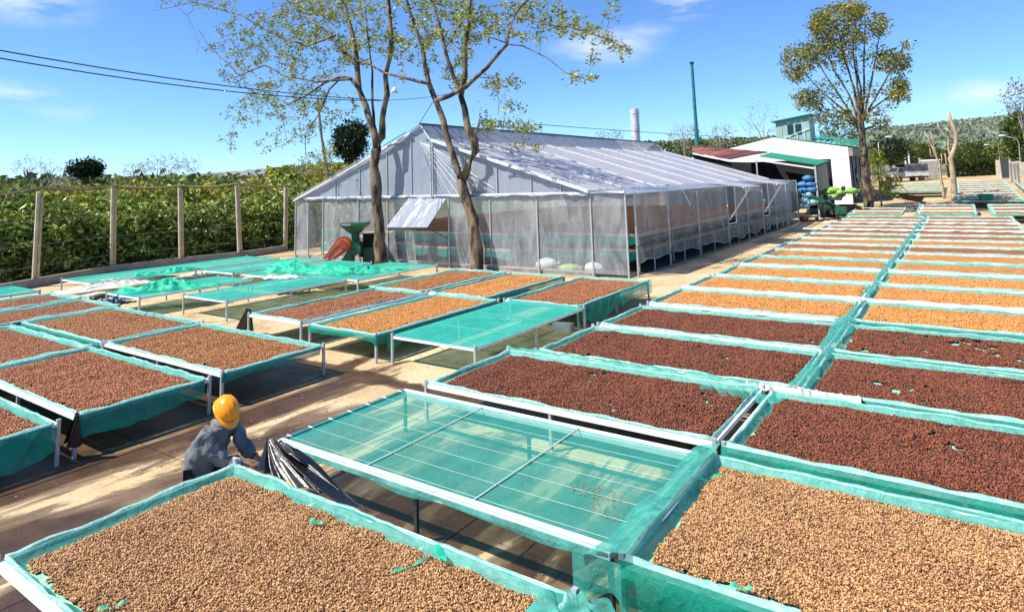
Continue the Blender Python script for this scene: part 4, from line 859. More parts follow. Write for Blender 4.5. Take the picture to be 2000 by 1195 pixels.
# conveyor
ca_, cb2 = gp(1562, 383, 1.5), gp(1647, 414, 0.35)
cv = thing('conveyor', 'green and black belt conveyor sloping down from the blue sacks', 'conveyor', (cb2.x, cb2.y, terrain(cb2.x, cb2.y)))
ca_ = Vector((yp(1563, 374, 49).x, 49, yp(1563, 374, 49).z)); cb2 = Vector((yp(1648, 410, 48.2).x, 48.2, yp(1648, 410, 48.2).z))
cv.location = (cb2.x, cb2.y, 0)
o = Vector((cb2.x, cb2.y, 0)); dd = (cb2 - ca_); 
for s in (-0.28, 0.28): MB().bar(ca_ - o + Vector((0, s, 0)), cb2 - o + Vector((0, s, 0)), 0.07, 0.2).build('side_frame', 'machine_green', cv)
MB().bar(ca_ - o + Vector((0, 0, 0.03)), cb2 - o + Vector((0, 0, 0.03)), 0.44, 0.06).build('belt', 'rubber', cv)
MB().box(-0.5, 0.15, -0.38, 0.38, cb2.z - 0.25, cb2.z + 0.18).build('motor_box', 'machine_green', cv)
for k, t_ in enumerate((0.2, 0.55, 0.85)):
    P = ca_.lerp(cb2, t_) - o
    for s in (-0.28, 0.28): MB().bar((P.x, s, 0.1), (P.x, s, P.z), 0.06).build('leg', 'dark_steel', cv)
# trailer with lime sacks
tl = yp(1612, 385, 50.5)
tr = thing('trailer', 'black farm trailer heaped with lime green sacks by the white wall', 'trailer', (tl.x, 50.5, 0.15))
wx = yp(1648, 385, 50.5).x - tl.x
zt_ = yp(1630, 381, 50.5).z - 0.15
MB().box(0, wx, -0.8, 0.8, zt_ - 0.12, zt_).build('floor', 'dark_steel', tr)
MB().box(0, wx, -0.86, -0.80, zt_ - 0.35, zt_ - 0.02).build('side_board', 'dark_steel', tr); MB().box(0, wx, 0.80, 0.86, zt_ - 0.1, zt_ + 0.35).build('side_board', 'dark_steel', tr)
MB().box(wx, wx + 0.05, -0.8, 0.8, zt_ - 0.1, zt_ + 0.6).build('head_board', 'dark_steel', tr)
for x in (0.4, wx - 0.4):
    for y in (-0.7, 0.7):
        w_ = MB().tube([(x, y - 0.1, 0.32), (x, y + 0.1, 0.32)], 0.32, 16).build('wheel', 'rubber', tr, False)
        MB().tube([(x, y - 0.12, 0.32), (x, y + 0.12, 0.32)], 0.14, 10).build('hub', 'rust', w_)
LG = 'lime sacks on the trailer'
for px, py, lab in ((1616, 376, 'lime sack at the left end of the trailer'), (1628, 372, 'lime sack on top of the trailer load'), (1640, 377, 'lime sack in the middle of the trailer load'), (1622, 384, 'lime sack low on the left of the trailer load'), (1634, 385, 'lime sack lowest in the middle of the trailer load'), (1663, 374, 'lime sack at the right, apart from the trailer')):
    p = yp(px, py + 5, 49.9); sack((p.x, 49.9 + 0.05 * (px % 3), p.z), (0.42, 0.34, 0.24), 'lime_sack', lab, 0.3 * ((px % 5) - 2), LG)
# dark cart and husk pulper beside the trunk
p = yp(1658, 412, 51)
ct = thing('hand_cart', 'dark hand cart with rusty wheels between the trailer and the white trunk', 'cart', (p.x, 51, 0.2))
MB().box(-0.6, 0.5, -0.4, 0.4, 0.45, 0.85).build('tub', 'dark_steel', ct)
for x in (-0.5, 0.1, 0.6):
    MB().tube([(x, -0.5, 0.4), (x, -0.42, 0.4)], 0.36, 14).build('wheel', 'rust', ct)
MB().bar((0.7, 0, 1.2), (1.2, 0, 1.9), 0.06).build('handle', 'dark_steel', ct)
# metal chimney, teal mast
p0, p1 = dp(1243, 285, 62), dp(1240, 212, 62)
ch = thing('chimney', 'galvanised metal chimney pipe rising behind the greenhouse roof', 'chimney', (p0.x, p0.y, 0))
Hc = p1.z
for k in range(5):
    z0_, z1_ = Hc * k / 5, Hc * (k + 1) / 5 - 0.02; MB().tube([(0, 0, z0_), (0, 0, z1_)], 0.43 - 0.012 * (k % 2), 18, True).build('pipe_section', 'zinc', ch, False)
MB().tube([(0, 0, Hc - 0.5), (0, 0, Hc - 0.42)], 0.47, 18).build('collar', 'zinc', ch)
p0, p1 = dp(1362, 285, 60), dp(1348, 118, 60)
ms_ = thing('mast', 'tall teal painted steel mast behind the red roof', 'mast', (p0.x, p0.y, 0))
MB().tube([(0, 0, 0), (0, 0, p1.z * 0.55)], [0.22, 0.20], 12).build('lower_tube', 'teal_paint', ms_); MB().tube([(0, 0, p1.z * 0.55), (0, 0, p1.z)], [0.17, 0.14], 12).build('upper_tube', 'teal_paint', ms_)
MB().tube([(0, 0, p1.z - 0.2), (0, 0, p1.z)], 0.2, 10).build('cap', 'dark_steel', ms_)

# ================================================================== FENCE, WIRES
FP = [(65, 560, 75, 375), (217, 532, 220, 362), (352, 516, 350, 362), (467, 504, 461, 358), (560, 470, 557, 362)]
fb = [gp(a, b2) for a, b2, _, _ in FP]; fb[4] = Vector((-31.2, 22.3, 0)); 
fe = thing('fence', 'wire fence of rough concrete posts with a top rope along the coffee bushes', 'fence', (-31, 10, 0))
tops = []
for i, (q, f_) in enumerate(zip(fb, FP)):
    tq = dp(f_[2], f_[3], (RM.T @ (np.array(q) - np.array([0, 0, EYE])))[2]); tops.append(tq)
    MB().bar(q - Vector((31 * -1, 10, 0)) if False else q - Vector((-31, 10, 0)), tq - Vector((-31, 10, 0)), 0.095, 0.11).build('post', 'post_concrete', fe)
    MB().bar(q - Vector((-31.02, 9.88, 0.05)), tq - Vector((-31.02, 9.88, 0)) - Vector((0, 0, 0.2)), 0.09, 0.09).build('post_stay', 'wood', fe)
ex0 = tops[0] + (tops[0] - tops[1]) * 1.4; ex1 = tops[4] + (tops[4] - tops[3]) * 1.5
line = [ex0] + tops + [ex1]; ln = []
line[1] = line[1] + Vector((0, 0, 0.18))
for a, c in zip(line[:-1], line[1:]):
    for k in range(8): u = k / 8; ln.append(a.lerp(c, u) - Vector((0, 0, 0.22 * u * (1 - u) * 2)) - Vector((-31, 10, 0)))
MB().tube(ln, 0.035, 5).build('top_rope', 'wood', fe)
MB().tube([p + Vector((0.1, 0.05, -0.06)) for p in ln], 0.02, 5).build('top_rope', 'rust', fe)
for z in (0.8, 1.6, 2.5): MB().tube([Vector((p.x, p.y, z)) for p in ln], 0.003, 3).build('wire', 'steel', fe)
for k in range(len(fb) - 1):
    a, c = fb[k] - Vector((-31, 10, 0)), fb[k + 1] - Vector((-31, 10, 0)); b = MB().bar(a + Vector((0.1, 0, 0.16)), c + Vector((0.1, 0, 0.16)), 0.14, 0.32); b.build('kerb_wall', 'concrete', fe)
a = fb[0] - Vector((-31, 10, 0)); MB().bar(a + Vector((0.1, 0, 0.16)), a + (fb[0] - fb[1]) * 3 + Vector((0.1, 0, 0.16)), 0.14, 0.32).build('kerb_wall', 'concrete', fe)
def cable(name, A, B2, sag, r, lab, cat='cable', group=None, m='rubber'):
    n = 28; P = [A.lerp(B2, k / n) - Vector((0, 0, sag * 4 * (k / n) * (1 - k / n))) for k in range(n + 1)]
    o = MB().tube([p - A for p in P], r, 5).build(name, m, None, True, A); tag(o, lab, cat, group); return o
cable('power_cable', dp(-260, 50, 14), dp(745, 196, 27), 0.28, 0.018, 'upper black power cable running from the left edge to the first tree')
cable('power_cable', dp(-260, 66, 14.2), dp(745, 197, 27.2), 0.36, 0.018, 'lower black power cable running from the left edge to the first tree')
cable('power_cable', dp(745, 196, 27), dp(905, 178, 26.5), 0.10, 0.012, 'thin cable strung between the two trunks')
cable('power_cable', dp(1045, 243, 34), dp(1560, 272, 70), 0.15, 0.018, 'thin black cable above the greenhouse ridge reaching the warehouse')
cable('guy_wire', yp(818, 243, 20.3), dp(845, 200, 26.4), 0.0, 0.014, 'short wire from the greenhouse peak up to the forked tree')
l0 = dp(770, 181, 26)
lp = thing('hanging_lamp', 'white cone lamp hanging between the trunks', 'lamp', l0)
MB().tube([(0, 0, -0.02), (0, 0, 0.16), (0, 0, 0.22)], [0.17, 0.06, 0.03], 14).build('shade', 'white_wall', lp, True); MB().tube([(0, 0, 0.2), (0.02, 0, 0.75)], 0.008, 4).build('cord', 'rubber', lp)

# ================================================================== MILL
p = gp(668, 519)
ml = thing('coffee_mill', 'green coffee mill with a square hopper and red belt guard before the greenhouse', 'mill', (p.x, p.y, 0), math.radians(33))
Dm = (RM.T @ (np.array(p) - np.array([0, 0, EYE])))[2] / F_PX
def lx(px, py, Y=0): return ((px - 668) * Dm, (519.5 - py) * Dm)
hx0, hz1 = lx(671, 437); hx1, _ = lx(718, 437); _, hz0 = lx(694, 461); hc = (hx0 + hx1) / 2; hw = (hx1 - hx0) / 2; 
rimh = 0.12
MB().box(hc - hw, hc + hw, -hw, hw, hz1 - rimh, hz1).build('hopper_rim', 'machine_green', ml)
nk = 0.12
b = MB(); b.add([(hc - hw, -hw, hz1 - rimh), (hc + hw, -hw, hz1 - rimh), (hc + hw, hw, hz1 - rimh), (hc - hw, hw, hz1 - rimh), (hc - nk, -nk, hz0), (hc + nk, -nk, hz0), (hc + nk, nk, hz0), (hc - nk, nk, hz0)], [(0, 1, 5, 4), (1, 2, 6, 5), (2, 3, 7, 6), (3, 0, 4, 7)]); b.build('hopper', 'machine_green', ml)
MB().box(hc - hw * 0.9, hc - 0.05, -hw - 0.012, -hw - 0.002, hz1 - 0.10, hz1 - 0.03).build('name_strip', 'cabin_panel', ml)
MB().box(hc - nk - 0.02, hc + nk + 0.02, -nk, nk, 0.55, hz0 + 0.02).build('neck', 'machine_green', ml)
MB().tube([(hc, -0.32, 0.75), (hc, 0.3, 0.75)], 0.32, 20).build('drum', 'machine_green', ml)
x0_, z0_ = lx(655, 516); x1_, _ = lx(690, 500)
MB().add([(x0_ + 0.15, -0.25, 0), (x1_, -0.25, 0), (x1_, -0.25, 0.95), (x0_ + 0.45, -0.25, 0.42), (x0_ + 0.15, 0.3, 0), (x1_, 0.3, 0), (x1_, 0.3, 0.95), (x0_ + 0.45, 0.3, 0.42)], [(0, 1, 2, 3), (4, 7, 6, 5), (0, 4, 5, 1), (1, 5, 6, 2), (2, 6, 7, 3), (3, 7, 4, 0)]).build('body', 'machine_green', ml)
ga, gb = lx(676, 477), lx(647, 503)                # belt guard, an oval disc box
def guard(y0, y1, grow, name, m):
    pts = []; r1, r2 = 0.34 + grow, 0.18 + grow
    A = Vector((ga[0], 0, ga[1])); Bv = Vector((gb[0], 0, gb[1])); d = (Bv - A).normalized(); an = math.atan2(d.z, d.x)
    for k in range(13): t_ = an + PI / 2 + PI * k / 12; pts.append((A.x + r1 * math.cos(t_), A.z + r1 * math.sin(t_)))
    for k in range(13): t_ = an - PI / 2 + PI * k / 12; pts.append((Bv.x + r2 * math.cos(t_), Bv.z + r2 * math.sin(t_)))
    n = len(pts); V = [(x, y0, z) for x, z in pts] + [(x, y1, z) for x, z in pts]
    MB().add(V, [tuple(range(n)), tuple(range(n, 2 * n))[::-1]] + [(i, i + n, (i + 1) % n + n, (i + 1) % n) for i in range(n)]).build(name, m, ml)
guard(-0.48, -0.30, 0.0, 'belt_guard', 'guard_red'); guard(-0.495, -0.485, -0.07, 'guard_face', 'guard_pale')
MB().tube([(ga[0], -0.53, ga[1]), (ga[0], -0.50, ga[1])], 0.19, 20).build('pulley', 'guard_red', ml)
MB().tube([(gb[0], -0.53, gb[1]), (gb[0], -0.50, gb[1])], 0.10, 16).build('pulley', 'guard_red', ml)
MB().bar((ga[0], -0.51, ga[1] + 0.2), (gb[0] + 0.02, -0.51, gb[1] + 0.12), 0.03).build('belt', 'rust', ml)
MB().bar((ga[0] + 0.1, -0.51, ga[1] - 0.2), (gb[0] + 0.1, -0.51, gb[1] - 0.10), 0.03).build('belt', 'rust', ml)
MB().box(gb[0] - 0.1, gb[0] + 0.35, -0.45, 0.1, 0.02, gb[1] - 0.16).build('motor', 'white_sack', ml)
bx0, bz = lx(703, 461); bx1, _ = lx(757, 461)
bxo = thing('dark_cabinet', 'black steel cabinet between the mill and the left trunk', 'cabinet', (p.x + bx0 * 0.83 - 0.2, p.y + bx0 * 0.56 + 0.35, 0), math.radians(33))
MB().box(0, bx1 - bx0, 0, 0.7, 0, bz).build('body', 'dark_inside', bxo); MB().box(0.05, (bx1 - bx0) * 0.5, -0.03, -0.004, 0.1, bz * 0.55).build('door', 'machine_green', bxo)
MB().box(-0.05, bx1 - bx0 + 0.05, -0.08, 0.75, bz, bz + 0.03).build('lid', 'wood', bxo)

# ================================================================== LOOSE NET, TARPS, PLASTIC
def heap(name, pa, pb, width, hgt, seed, m, lab, cat, z=H + 0.03, nu=90, nv=34, taper=0.3):
    """a rumpled length of cloth from pa to pb"""
    A, B2 = Vector(pa), Vector(pb); d = (B2 - A); L_ = d.length; d.normalize(); s = Vector((-d.y, d.x, 0)); R_ = random.Random(seed)
    ph = [R_.uniform(0, 6) for _ in range(6)]
    def fn(u, v):
        e = math.sin(PI * min(1, max(0, u)) ** 0.8) ** 0.5 if 0 < u < 1 else 0
        w_ = width * (0.45 + 0.55 * e) * (1 + 0.25 * math.sin(u * 9 + ph[0]) + 0.12 * math.sin(u * 23 + ph[1]))
        x = (v - 0.5) * w_
        env = max(0, 1 - (2 * v - 1) ** 2) ** 0.7 * (0.35 + 0.65 * abs(math.sin(u * 5 + ph[2]))) * (1 - taper * u) * e
        r1 = abs(float(vnoise(u * L_ * 2.4 + ph[3] + 2.5 * v, v * width * 5 + 0.8 * math.sin(u * 7), seed))); r2 = abs(float(vnoise(u * L_ * 5 + 4 * v, v * width * 9 + ph[4], seed + 3)))
        zz = 0.80 * hgt * env * (0.30 + 0.75 * (1 - r1) ** 3 + 0.22 * (1 - r2) ** 2)
        p = A + d * (u * L_) + s * (x + 0.06 * math.sin(u * 31 + v * 9)); return (p.x - A.x, p.y - A.y, zz)
    o = MB().sheet(fn, nu, nv).build(name, m, None, True, (A.x, A.y, A.z)); tag(o, lab, cat); return o
P_ = lambda px, py, h=H + 0.04: gp(px, py, h)
heap('loose_net', P_(228, 572), P_(430, 556), 0.9, 0.42, 3, 'net_heap', 'rumpled green net heaped on the bare table above the white tarpaulin', 'net')
heap('loose_net', P_(262, 541), P_(405, 524), 0.8, 0.26, 5, 'net_heap', 'green net bunched on the long table beside the fence', 'net')
heap('loose_net', P_(525, 528), P_(700, 532), 1.1, 0.50, 8, 'net_heap', 'big crumple of green net before the mill', 'net')
heap('loose_net', P_(640, 536), P_(800, 526), 0.8, 0.34, 11, 'net_heap', 'tail of green net laid along the table before the left trunk', 'net')
heap('cloth', P_(516, 543), P_(585, 541), 0.55, 0.16, 13, 'white_cloth', 'small white cloth dropped on the green table in front of the mill', 'cloth', nu=40)
heap('tarpaulin', (gp(112, 596).x, gp(112, 596).y, 0.35), (gp(340, 552, .1).x, gp(340, 552, .1).y, 0.1), 1.5, 0.26, 17, 'tarp_white', 'crumpled white tarpaulin spread beneath the empty green tables', 'tarpaulin', nu=80, nv=30)
heap('tarpaulin', gp(330, 545, 0.02), gp(530, 516, 0.02), 1.2, 0.12, 19, 'tarp_white', 'pale sheet on the ground between the fence table and the next', 'tarpaulin')
heap('tarpaulin', gp(0, 612, 0.42), gp(205, 577, 0.3), 0.5, 0.10, 23, 'tarp_white', 'long white sheet strip between the two endways tables at the left', 'tarpaulin')
heap('folded_sheet', gp(190, 590, 0.1), gp(262, 583, 0.1), 0.7, 0.24, 29, 'tarp_blue', 'blue and white striped sheet folded under the corner of a bare table', 'sheet', nu=40)
# white film laid over the seam between two rows
def seam(x0, x1, y, w_, lab, m='tarp_white', z=H + 0.075):
    o = MB().sheet(lambda u, v: ((x1 - x0) * u, (v - 0.5) * w_ * (1 + 0.3 * math.sin(u * 14) + 0.5 * math.exp(-((u - 0.49) / 0.04) ** 2)), 0.012 * math.sin(u * 37 + v * 5) - 0.06 * (2 * v - 1) ** 2 + 0.012 * math.sin(u * 90 + v * 3)), 120, 8).build('plastic_strip', m, None, True, (x0, y, z)); tag(o, lab, 'plastic strip')
seam(-6.25, 2.1, 16.48, 0.26, 'white plastic strip along the seam between the first orange rows')
seam(-6.9, 2.1, 35.75, 0.42, 'broad white plastic strip across the block, far up the rows')
seam(-6.7, 2.1, 40.55, 0.36, 'white plastic strip near the far end of the block')
seam(-2.7, -1.3, 9.33, 0.16, 'crumpled white film on the seam behind the front dark table')
seam(-6.75, -2.5, 9.35, 0.14, 'thin pale film strip behind the front left dark table', 'net_rim')
# net gathered along the divider between the two columns
def divider(y0, y1, lab, w_=0.28, zz=0.10, seed=1, m='net_rim'):
    o = MB().sheet(lambda u, v: ((v - 0.5) * w_ * (1 + 0.5 * float(vnoise(u * (y1 - y0) * 1.3, 1, seed))) + 0.09 * float(vnoise(u * (y1 - y0) * 0.8, 3, seed)), (y1 - y0) * u, zz * (1 - (2 * v - 1) ** 2) * (0.6 + 0.4 * abs(float(vnoise(u * (y1 - y0) * 3, v * 3, seed + 1)))) - 0.02), int((y1 - y0) * 9), 7).build('gathered_net', m, None, True, (-2.06, y0, H + 0.045)); tag(o, lab, 'net')
divider(9.5, 11.75, 'green net bunched over the divider beside the second dark row', 0.26, 0.08, 2)
divider(11.75, 14.3, 'green net bunched over the divider beside the third dark row', 0.30, 0.08, 5)
divider(14.3, 21.4, 'green net gathered along the divider between the orange tables', 0.16, 0.06, 7)
divider(21.4, 45.0, 'long ruffle of green net running up the divider to the far end', 0.18, 0.07, 9)
# foreground net bundles
heap('loose_net', (-2.7, 3.95, H + 0.03), (-1.5, 4.0, H + 0.02), 0.45, 0.13, 31, 'net_rim', 'bundle of green net folded over the table corner at the lower edge', 'net', nu=50)
o = MB().sheet(lambda u, v: (-0.20 + 0.26 * v + 0.03 * math.sin(u * 13) * (1 - v) - 0.10 * (1 - v) * (1 - u) ** 5, -2.34 + 2.34 * u - 0.10 * (1 - v) * (1 - u) ** 4, -0.035 + 0.085 * v ** 0.7 + 0.010 * math.sin(u * 21 + v * 4) + 0.012 * float(vnoise(u * 12, v * 3, 3))), 90, 12).build('loose_net', 'net_rim', None, True, (-2.40, 7.0, H + 0.07)); tag(o, 'green net band sloping over the joint right of the empty sheet table', 'net')
o = MB().sheet(lambda u, v: (-0.36 + 0.42 * u, -0.06 - 0.03 * math.sin(u * 7) * v, -0.02 - 0.34 * v * (0.85 + 0.15 * math.sin(u * 6))), 20, 10).build('hanging_net', 'net_sheet', None, True, (-2.42, 4.68, H + 0.07)); tag(o, 'loose end of net hanging below the joint, around a white leg', 'net')
def drape(P0, P1, drop, lab, seed, m='net_dark', out=Vector((0.25, 0, 0)), nv=14):
    P0, P1 = Vector(P0), Vector(P1)
    def fn(u, v):
        d = drop * (0.7 + 0.3 * math.sin(u * 5 + seed)) * v
        p = P0.lerp(P1, u) - P0 + out * (0.25 * v + 0.35 * v * math.sin(u * 14 + seed) * 0.6 + 0.1 * math.sin(u * 31 + v * 5)); return (p.x, p.y, p.z - d)
    o = MB().sheet(fn, 34, nv).build('hanging_net', m, None, True, P0); tag(o, lab, 'net')
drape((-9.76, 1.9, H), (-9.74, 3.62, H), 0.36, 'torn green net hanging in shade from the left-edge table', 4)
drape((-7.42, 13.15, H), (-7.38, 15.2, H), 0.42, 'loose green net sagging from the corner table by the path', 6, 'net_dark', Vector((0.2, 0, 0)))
drape((-7.40, 15.2, H + 0.1), (-7.36, 17.1, H + 0.1), 0.45, 'sheer net stretched on the path side of the corner table', 2, 'net_sheet', Vector((0.05, 0, 0)))
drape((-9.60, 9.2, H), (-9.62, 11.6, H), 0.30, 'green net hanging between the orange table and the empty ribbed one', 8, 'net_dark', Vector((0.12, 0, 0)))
drape((-2.10, 9.0, H + 0.06), (-3.2, 8.98, H + 0.06), 0.08, 'flap of net folded back over the front left dark table', 5, 'net_sheet', Vector((0, -0.6, 0)))
# torn scraps of net lying on the coffee
def scrap(px, py, L_, W_, rz, lab):
    q = gp(px, py, H + 0.03); o = MB().sheet(lambda u, v: ((u - 0.5) * L_, (v - 0.5) * W_ * math.sin(PI * min(0.96, max(0.08, u))), 0.012 + 0.02 * math.sin(u * 9) * v), 10, 3).build('net_scrap', 'net_heap', None, True, q); o.rotation_euler = (0, 0, rz); tag(o, lab, 'net scrap')
scrap(860, 1082, 0.26, 0.08, -0.5, 'torn green scrap at the rim of the nearest table')
scrap(800, 1108, 0.30, 0.035, 1.2, 'narrow green scrap lying on the nearest coffee')
scrap(617, 1022, 0.16, 0.05, 0.1, 'small green scrap in the middle of the nearest coffee')
scrap(218, 1187, 0.18, 0.04, 1.0, 'green scrap at the lower left of the nearest coffee')
scrap(1380, 935, 0.36, 0.03, 0.9, 'curled green strip at the far corner of the right foreground table')
scrap(1448, 1150, 0.16, 0.06, 0.2, 'green scrap at the near rim of the right foreground table')
# black plastic: held by the worker, tied at the left tables, on the middle leg
lo = [(514, 914), (548, 940), (602, 967), (655, 987), (722, 1008)]
up_ = [(522, 856), (548, 860), (592, 888), (642, 938), (712, 996)]
def plast(u, v):
    k = u * 4; i = min(3, int(k)); f = k - i
    a = np.array(lo[i]) * (1 - f) + np.array(lo[i + 1]) * f; c = np.array(up_[i]) * (1 - f) + np.array(up_[i + 1]) * f
    A = gp(a[0], a[1], H + 0.02); Yc = 4.30 + 0.04 * u; C_ = yp(c[0], c[1], Yc); A = Vector((A.x, 4.22, A.z))
    q = a * (1 - v) + c * v; dx, dy = q[0] - 522, q[1] - 850; th = math.atan2(dy, dx); ds = math.hypot(dx, dy); w_ = min(1, ds / 60) * min(1, (1.04 - u) * 2.2)
    p = A.lerp(C_, v); p.y += w_ * (0.050 * math.sin(th * 22) + 0.026 * math.sin(th * 43 + ds * 0.01) + 0.008 * math.sin(th * 91)); p.z += 0.012 * w_ * math.sin(th * 31 + 1)
    return p - gp(540, 920, H)
o = MB().sheet(plast, 160, 50).build('plastic_sheet', 'plastic_black', None, True, gp(540, 920, H)); tag(o, 'gathered black plastic sheet held up by the worker over the table edge', 'plastic sheet')
o = None and heap('plastic_sheet', (-6.15, 4.30, H - 0.02), (-4.7, 4.42, H - 0.12), 0.26, 0.2, 41, 'plastic_black', 'glossy black plastic trailing along the far edge of the nearest table', 'plastic sheet')
q = gp(455, 640, 0.0)
def hang(P0, hgt, w_, lab, seed):
    o = MB().sheet(lambda u, v: ((u - 0.5) * w_ * (0.25 + 0.75 * v) - 0.35 * v * w_, 0.08 * math.sin(u * 12 + seed) * v, hgt * (1 - v) + 0.02 * math.sin(u * 20)), 20, 12).build('plastic_sheet', 'plastic_black', None, True, P0); tag(o, lab, 'plastic sheet')
hang((-14.15, 9.15, 0.0), 0.62, 0.8, 'black plastic tied to the leg of the middle brown table', 2)
hang((-9.70, 3.85, 0.2), 0.42, 0.24, 'wisp of black plastic knotted between the two left tables', 5)
# brick
q = gp(1100, 645); MB_ = MB().box(-0.22, 0.22, -0.11, 0.11, 0, 0.16); o = MB_.build('block', 'white_sack', None, False, q); o.rotation_euler = (0, 0, 0.15); tag(o, 'pale concrete block on the ground under the empty ribbed table', 'block')
# bits of litter on the wet floor
R_ = random.Random(4); b = MB()
for k in range(260):
    x, y = R_.uniform(-10, -2.6), R_.gauss(3.2, 1.6) if k % 2 else R_.uniform(4.2, 8.6); s = R_.uniform(0.004, 0.014)
    b.add([(x - s, y, 0.012), (x, y - s * 0.7, 0.02), (x + s, y + 0.3 * s, 0.012), (x, y + s * 0.8, 0.016)], [(0, 1, 2, 3)])
tag(b.build('litter', 'white_cloth'), 'pale specks of husk and litter strewn on the wet floor', 'litter', None, 'stuff')
b = MB()
for k in range(170):
    r = R_.uniform(0, 1) ** 0.5; a = R_.uniform(0, 6.3); c = gp(1165, 962, H + 0.05) if k % 3 else gp(1195, 1000, H + 0.05); x, y = c.x + r * 0.26 * math.cos(a), c.y + r * 0.12 * math.sin(a); s = R_.uniform(0.004, 0.011)
    b.add([(x - s, y, H + 0.052), (x, y - s, H + 0.058), (x + s, y, H + 0.052), (x, y + s, H + 0.058)], [(0, 1, 2, 3)])
tag(b.build('spilt_beans', 'leaf_litter'), 'a few spilt beans on the empty sheet with strings', 'coffee', None, 'stuff')
# fallen leaves, husks and pebbles over the yard
R_ = random.Random(9); b = MB()
for k in range(5200):
    x, y = R_.uniform(-24, 3), R_.uniform(0.5, 20); s = R_.uniform(0.006, 0.028) * (0.5 + 0.05 * y); a = R_.uniform(0, 6.3); c_, s_ = math.cos(a) * s, math.sin(a) * s
    b.add([(x - c_, y - s_, 0.010), (x + s_ * 0.5, y - c_ * 0.5, 0.016 + s * 0.3), (x + c_, y + s_, 0.010), (x - s_ * 0.5, y + c_ * 0.5, 0.012)], [(0, 1, 2, 3)])
tag(b.build('fallen_leaves', 'leaf_litter'), 'dry leaves, husks and crumbs of earth strewn over the yard', 'litter', None, 'stuff')

# ================================================================== TREES
def ellipsoid_pts(R, n, c, r, shell=0.0):
    d = R.normal(size=(n, 3)); d /= np.linalg.norm(d, axis=1)[:, None]; q = R.uniform(shell, 1, n) ** (1 / 3)
    return np.array(c) + d * q[:, None] * np.array(r)
def grow(name, lab, cat, base, limbs, targets, leaf, nleaf, lsize, spread, seed, bark='bark', twig=0.016, group=None, sides=7, droop=0.25, leafm2=None, crownname='crown'):
    """limbs: [(points, r0, r1)] in world metres; targets: crown points each reached by a curved twig"""
    R = np.random.default_rng(seed); t = thing(name, lab, cat, base, 0, group); o = Vector(base)
    b = MB(); nodes = []
    for pts, r0, r1 in limbs:
        P = [Vector(p) for p in pts]; D = []
        for a, c in zip(P[:-1], P[1:]):
            k = max(1, int((c - a).length / 0.4))
            for i in range(k): D.append(a.lerp(c, i / k))
        D.append(P[-1]); n = len(D)
        jit = [Vector(R.normal(size=3)) * 0.10 * (r0 + (r1 - r0) * i / n) for i in range(n)]; jit[0] = Vector((0, 0, 0))
        D = [d + j for d, j in zip(D, jit)]; rr = [(r0 + (r1 - r0) * i / max(1, n - 1)) * (1 + 0.08 * R.normal()) for i in range(n)]
        b.tube([d - o for d in D], rr, sides); nodes += [tuple(d) for d in D[1:]]
    tb = MB(); C = []
    if len(targets):
        T = np.array(targets); N_ = np.array(nodes); cnt_ = len(nodes); big = np.zeros((cnt_ + len(T) * 5, 3)); big[:cnt_] = N_
        dist = np.array([np.min(np.linalg.norm(N_ - q, axis=1)) for q in T]); 
        for q in T[np.argsort(dist)]:
            dd = np.linalg.norm(big[:cnt_] - q, axis=1) + 0.5 * np.maximum(0, big[:cnt_, 2] - q[2]); k = int(np.argmin(dd)); a = big[k]; L_ = np.linalg.norm(q - a)
            if L_ < 0.05: continue
            mid = (a + q) / 2 + np.array([0, 0, 0.18 * L_]) + R.normal(size=3) * 0.10 * L_; m2 = q * 0.75 + mid * 0.25 + R.normal(size=3) * 0.05 * L_
            r0 = twig * (0.7 + 0.55 * min(3, L_)); pts = [a, (a + mid) / 2 + R.normal(size=3) * 0.04 * L_, mid, m2, q - np.array([0, 0, droop * L_ * 0.2])]
            tb.tube([Vector(p) - o for p in pts], [r0, r0 * 0.8, r0 * 0.6, r0 * 0.45, r0 * 0.25], 3, False)
            for p in pts[1:]: big[cnt_] = p; cnt_ += 1
            for _ in range(nleaf):
                f = R.uniform(0.35, 1.05); p = mid * (1 - f) + q * f if f < 1 else q
                C.append(p + R.normal(size=3) * spread - np.array(base))
    if len(C) and leafm2: pass
    trunk = b.build('trunk', bark, t, True)
    if tb.v: tb.build('twigs', 'bark' if bark == 'bark' else bark, trunk, True)['kind'] = 'stuff'
    if leaf and C: link(crownname, leaves_mesh(crownname, C, lsize, leaf, seed, up=0.25), t)
    return t
def L2(pts, Y, R=None, dz=0.0):
    return [yp(a, c, Y + (d if len(q) > 2 else 0)) for q in pts for (a, c, d) in [(q[0], q[1], q[2] if len(q) > 2 else 0)]]
def blobs(lst, Y, seed, dep):
    R = np.random.default_rng(seed); T = []
    for (x, y, rx, ry, n) in lst:
        for _ in range(int(n * 1.3)):
            while True:
                u, v = R.uniform(-1, 1), R.uniform(-1, 1)
                if u * u + v * v < 1: break
            T.append(tuple(yp(x + rx * u, y + ry * v, Y + R.normal() * dep)))
    return T
Y1 = gp(742, 520).y
b1 = gp(742, 522)
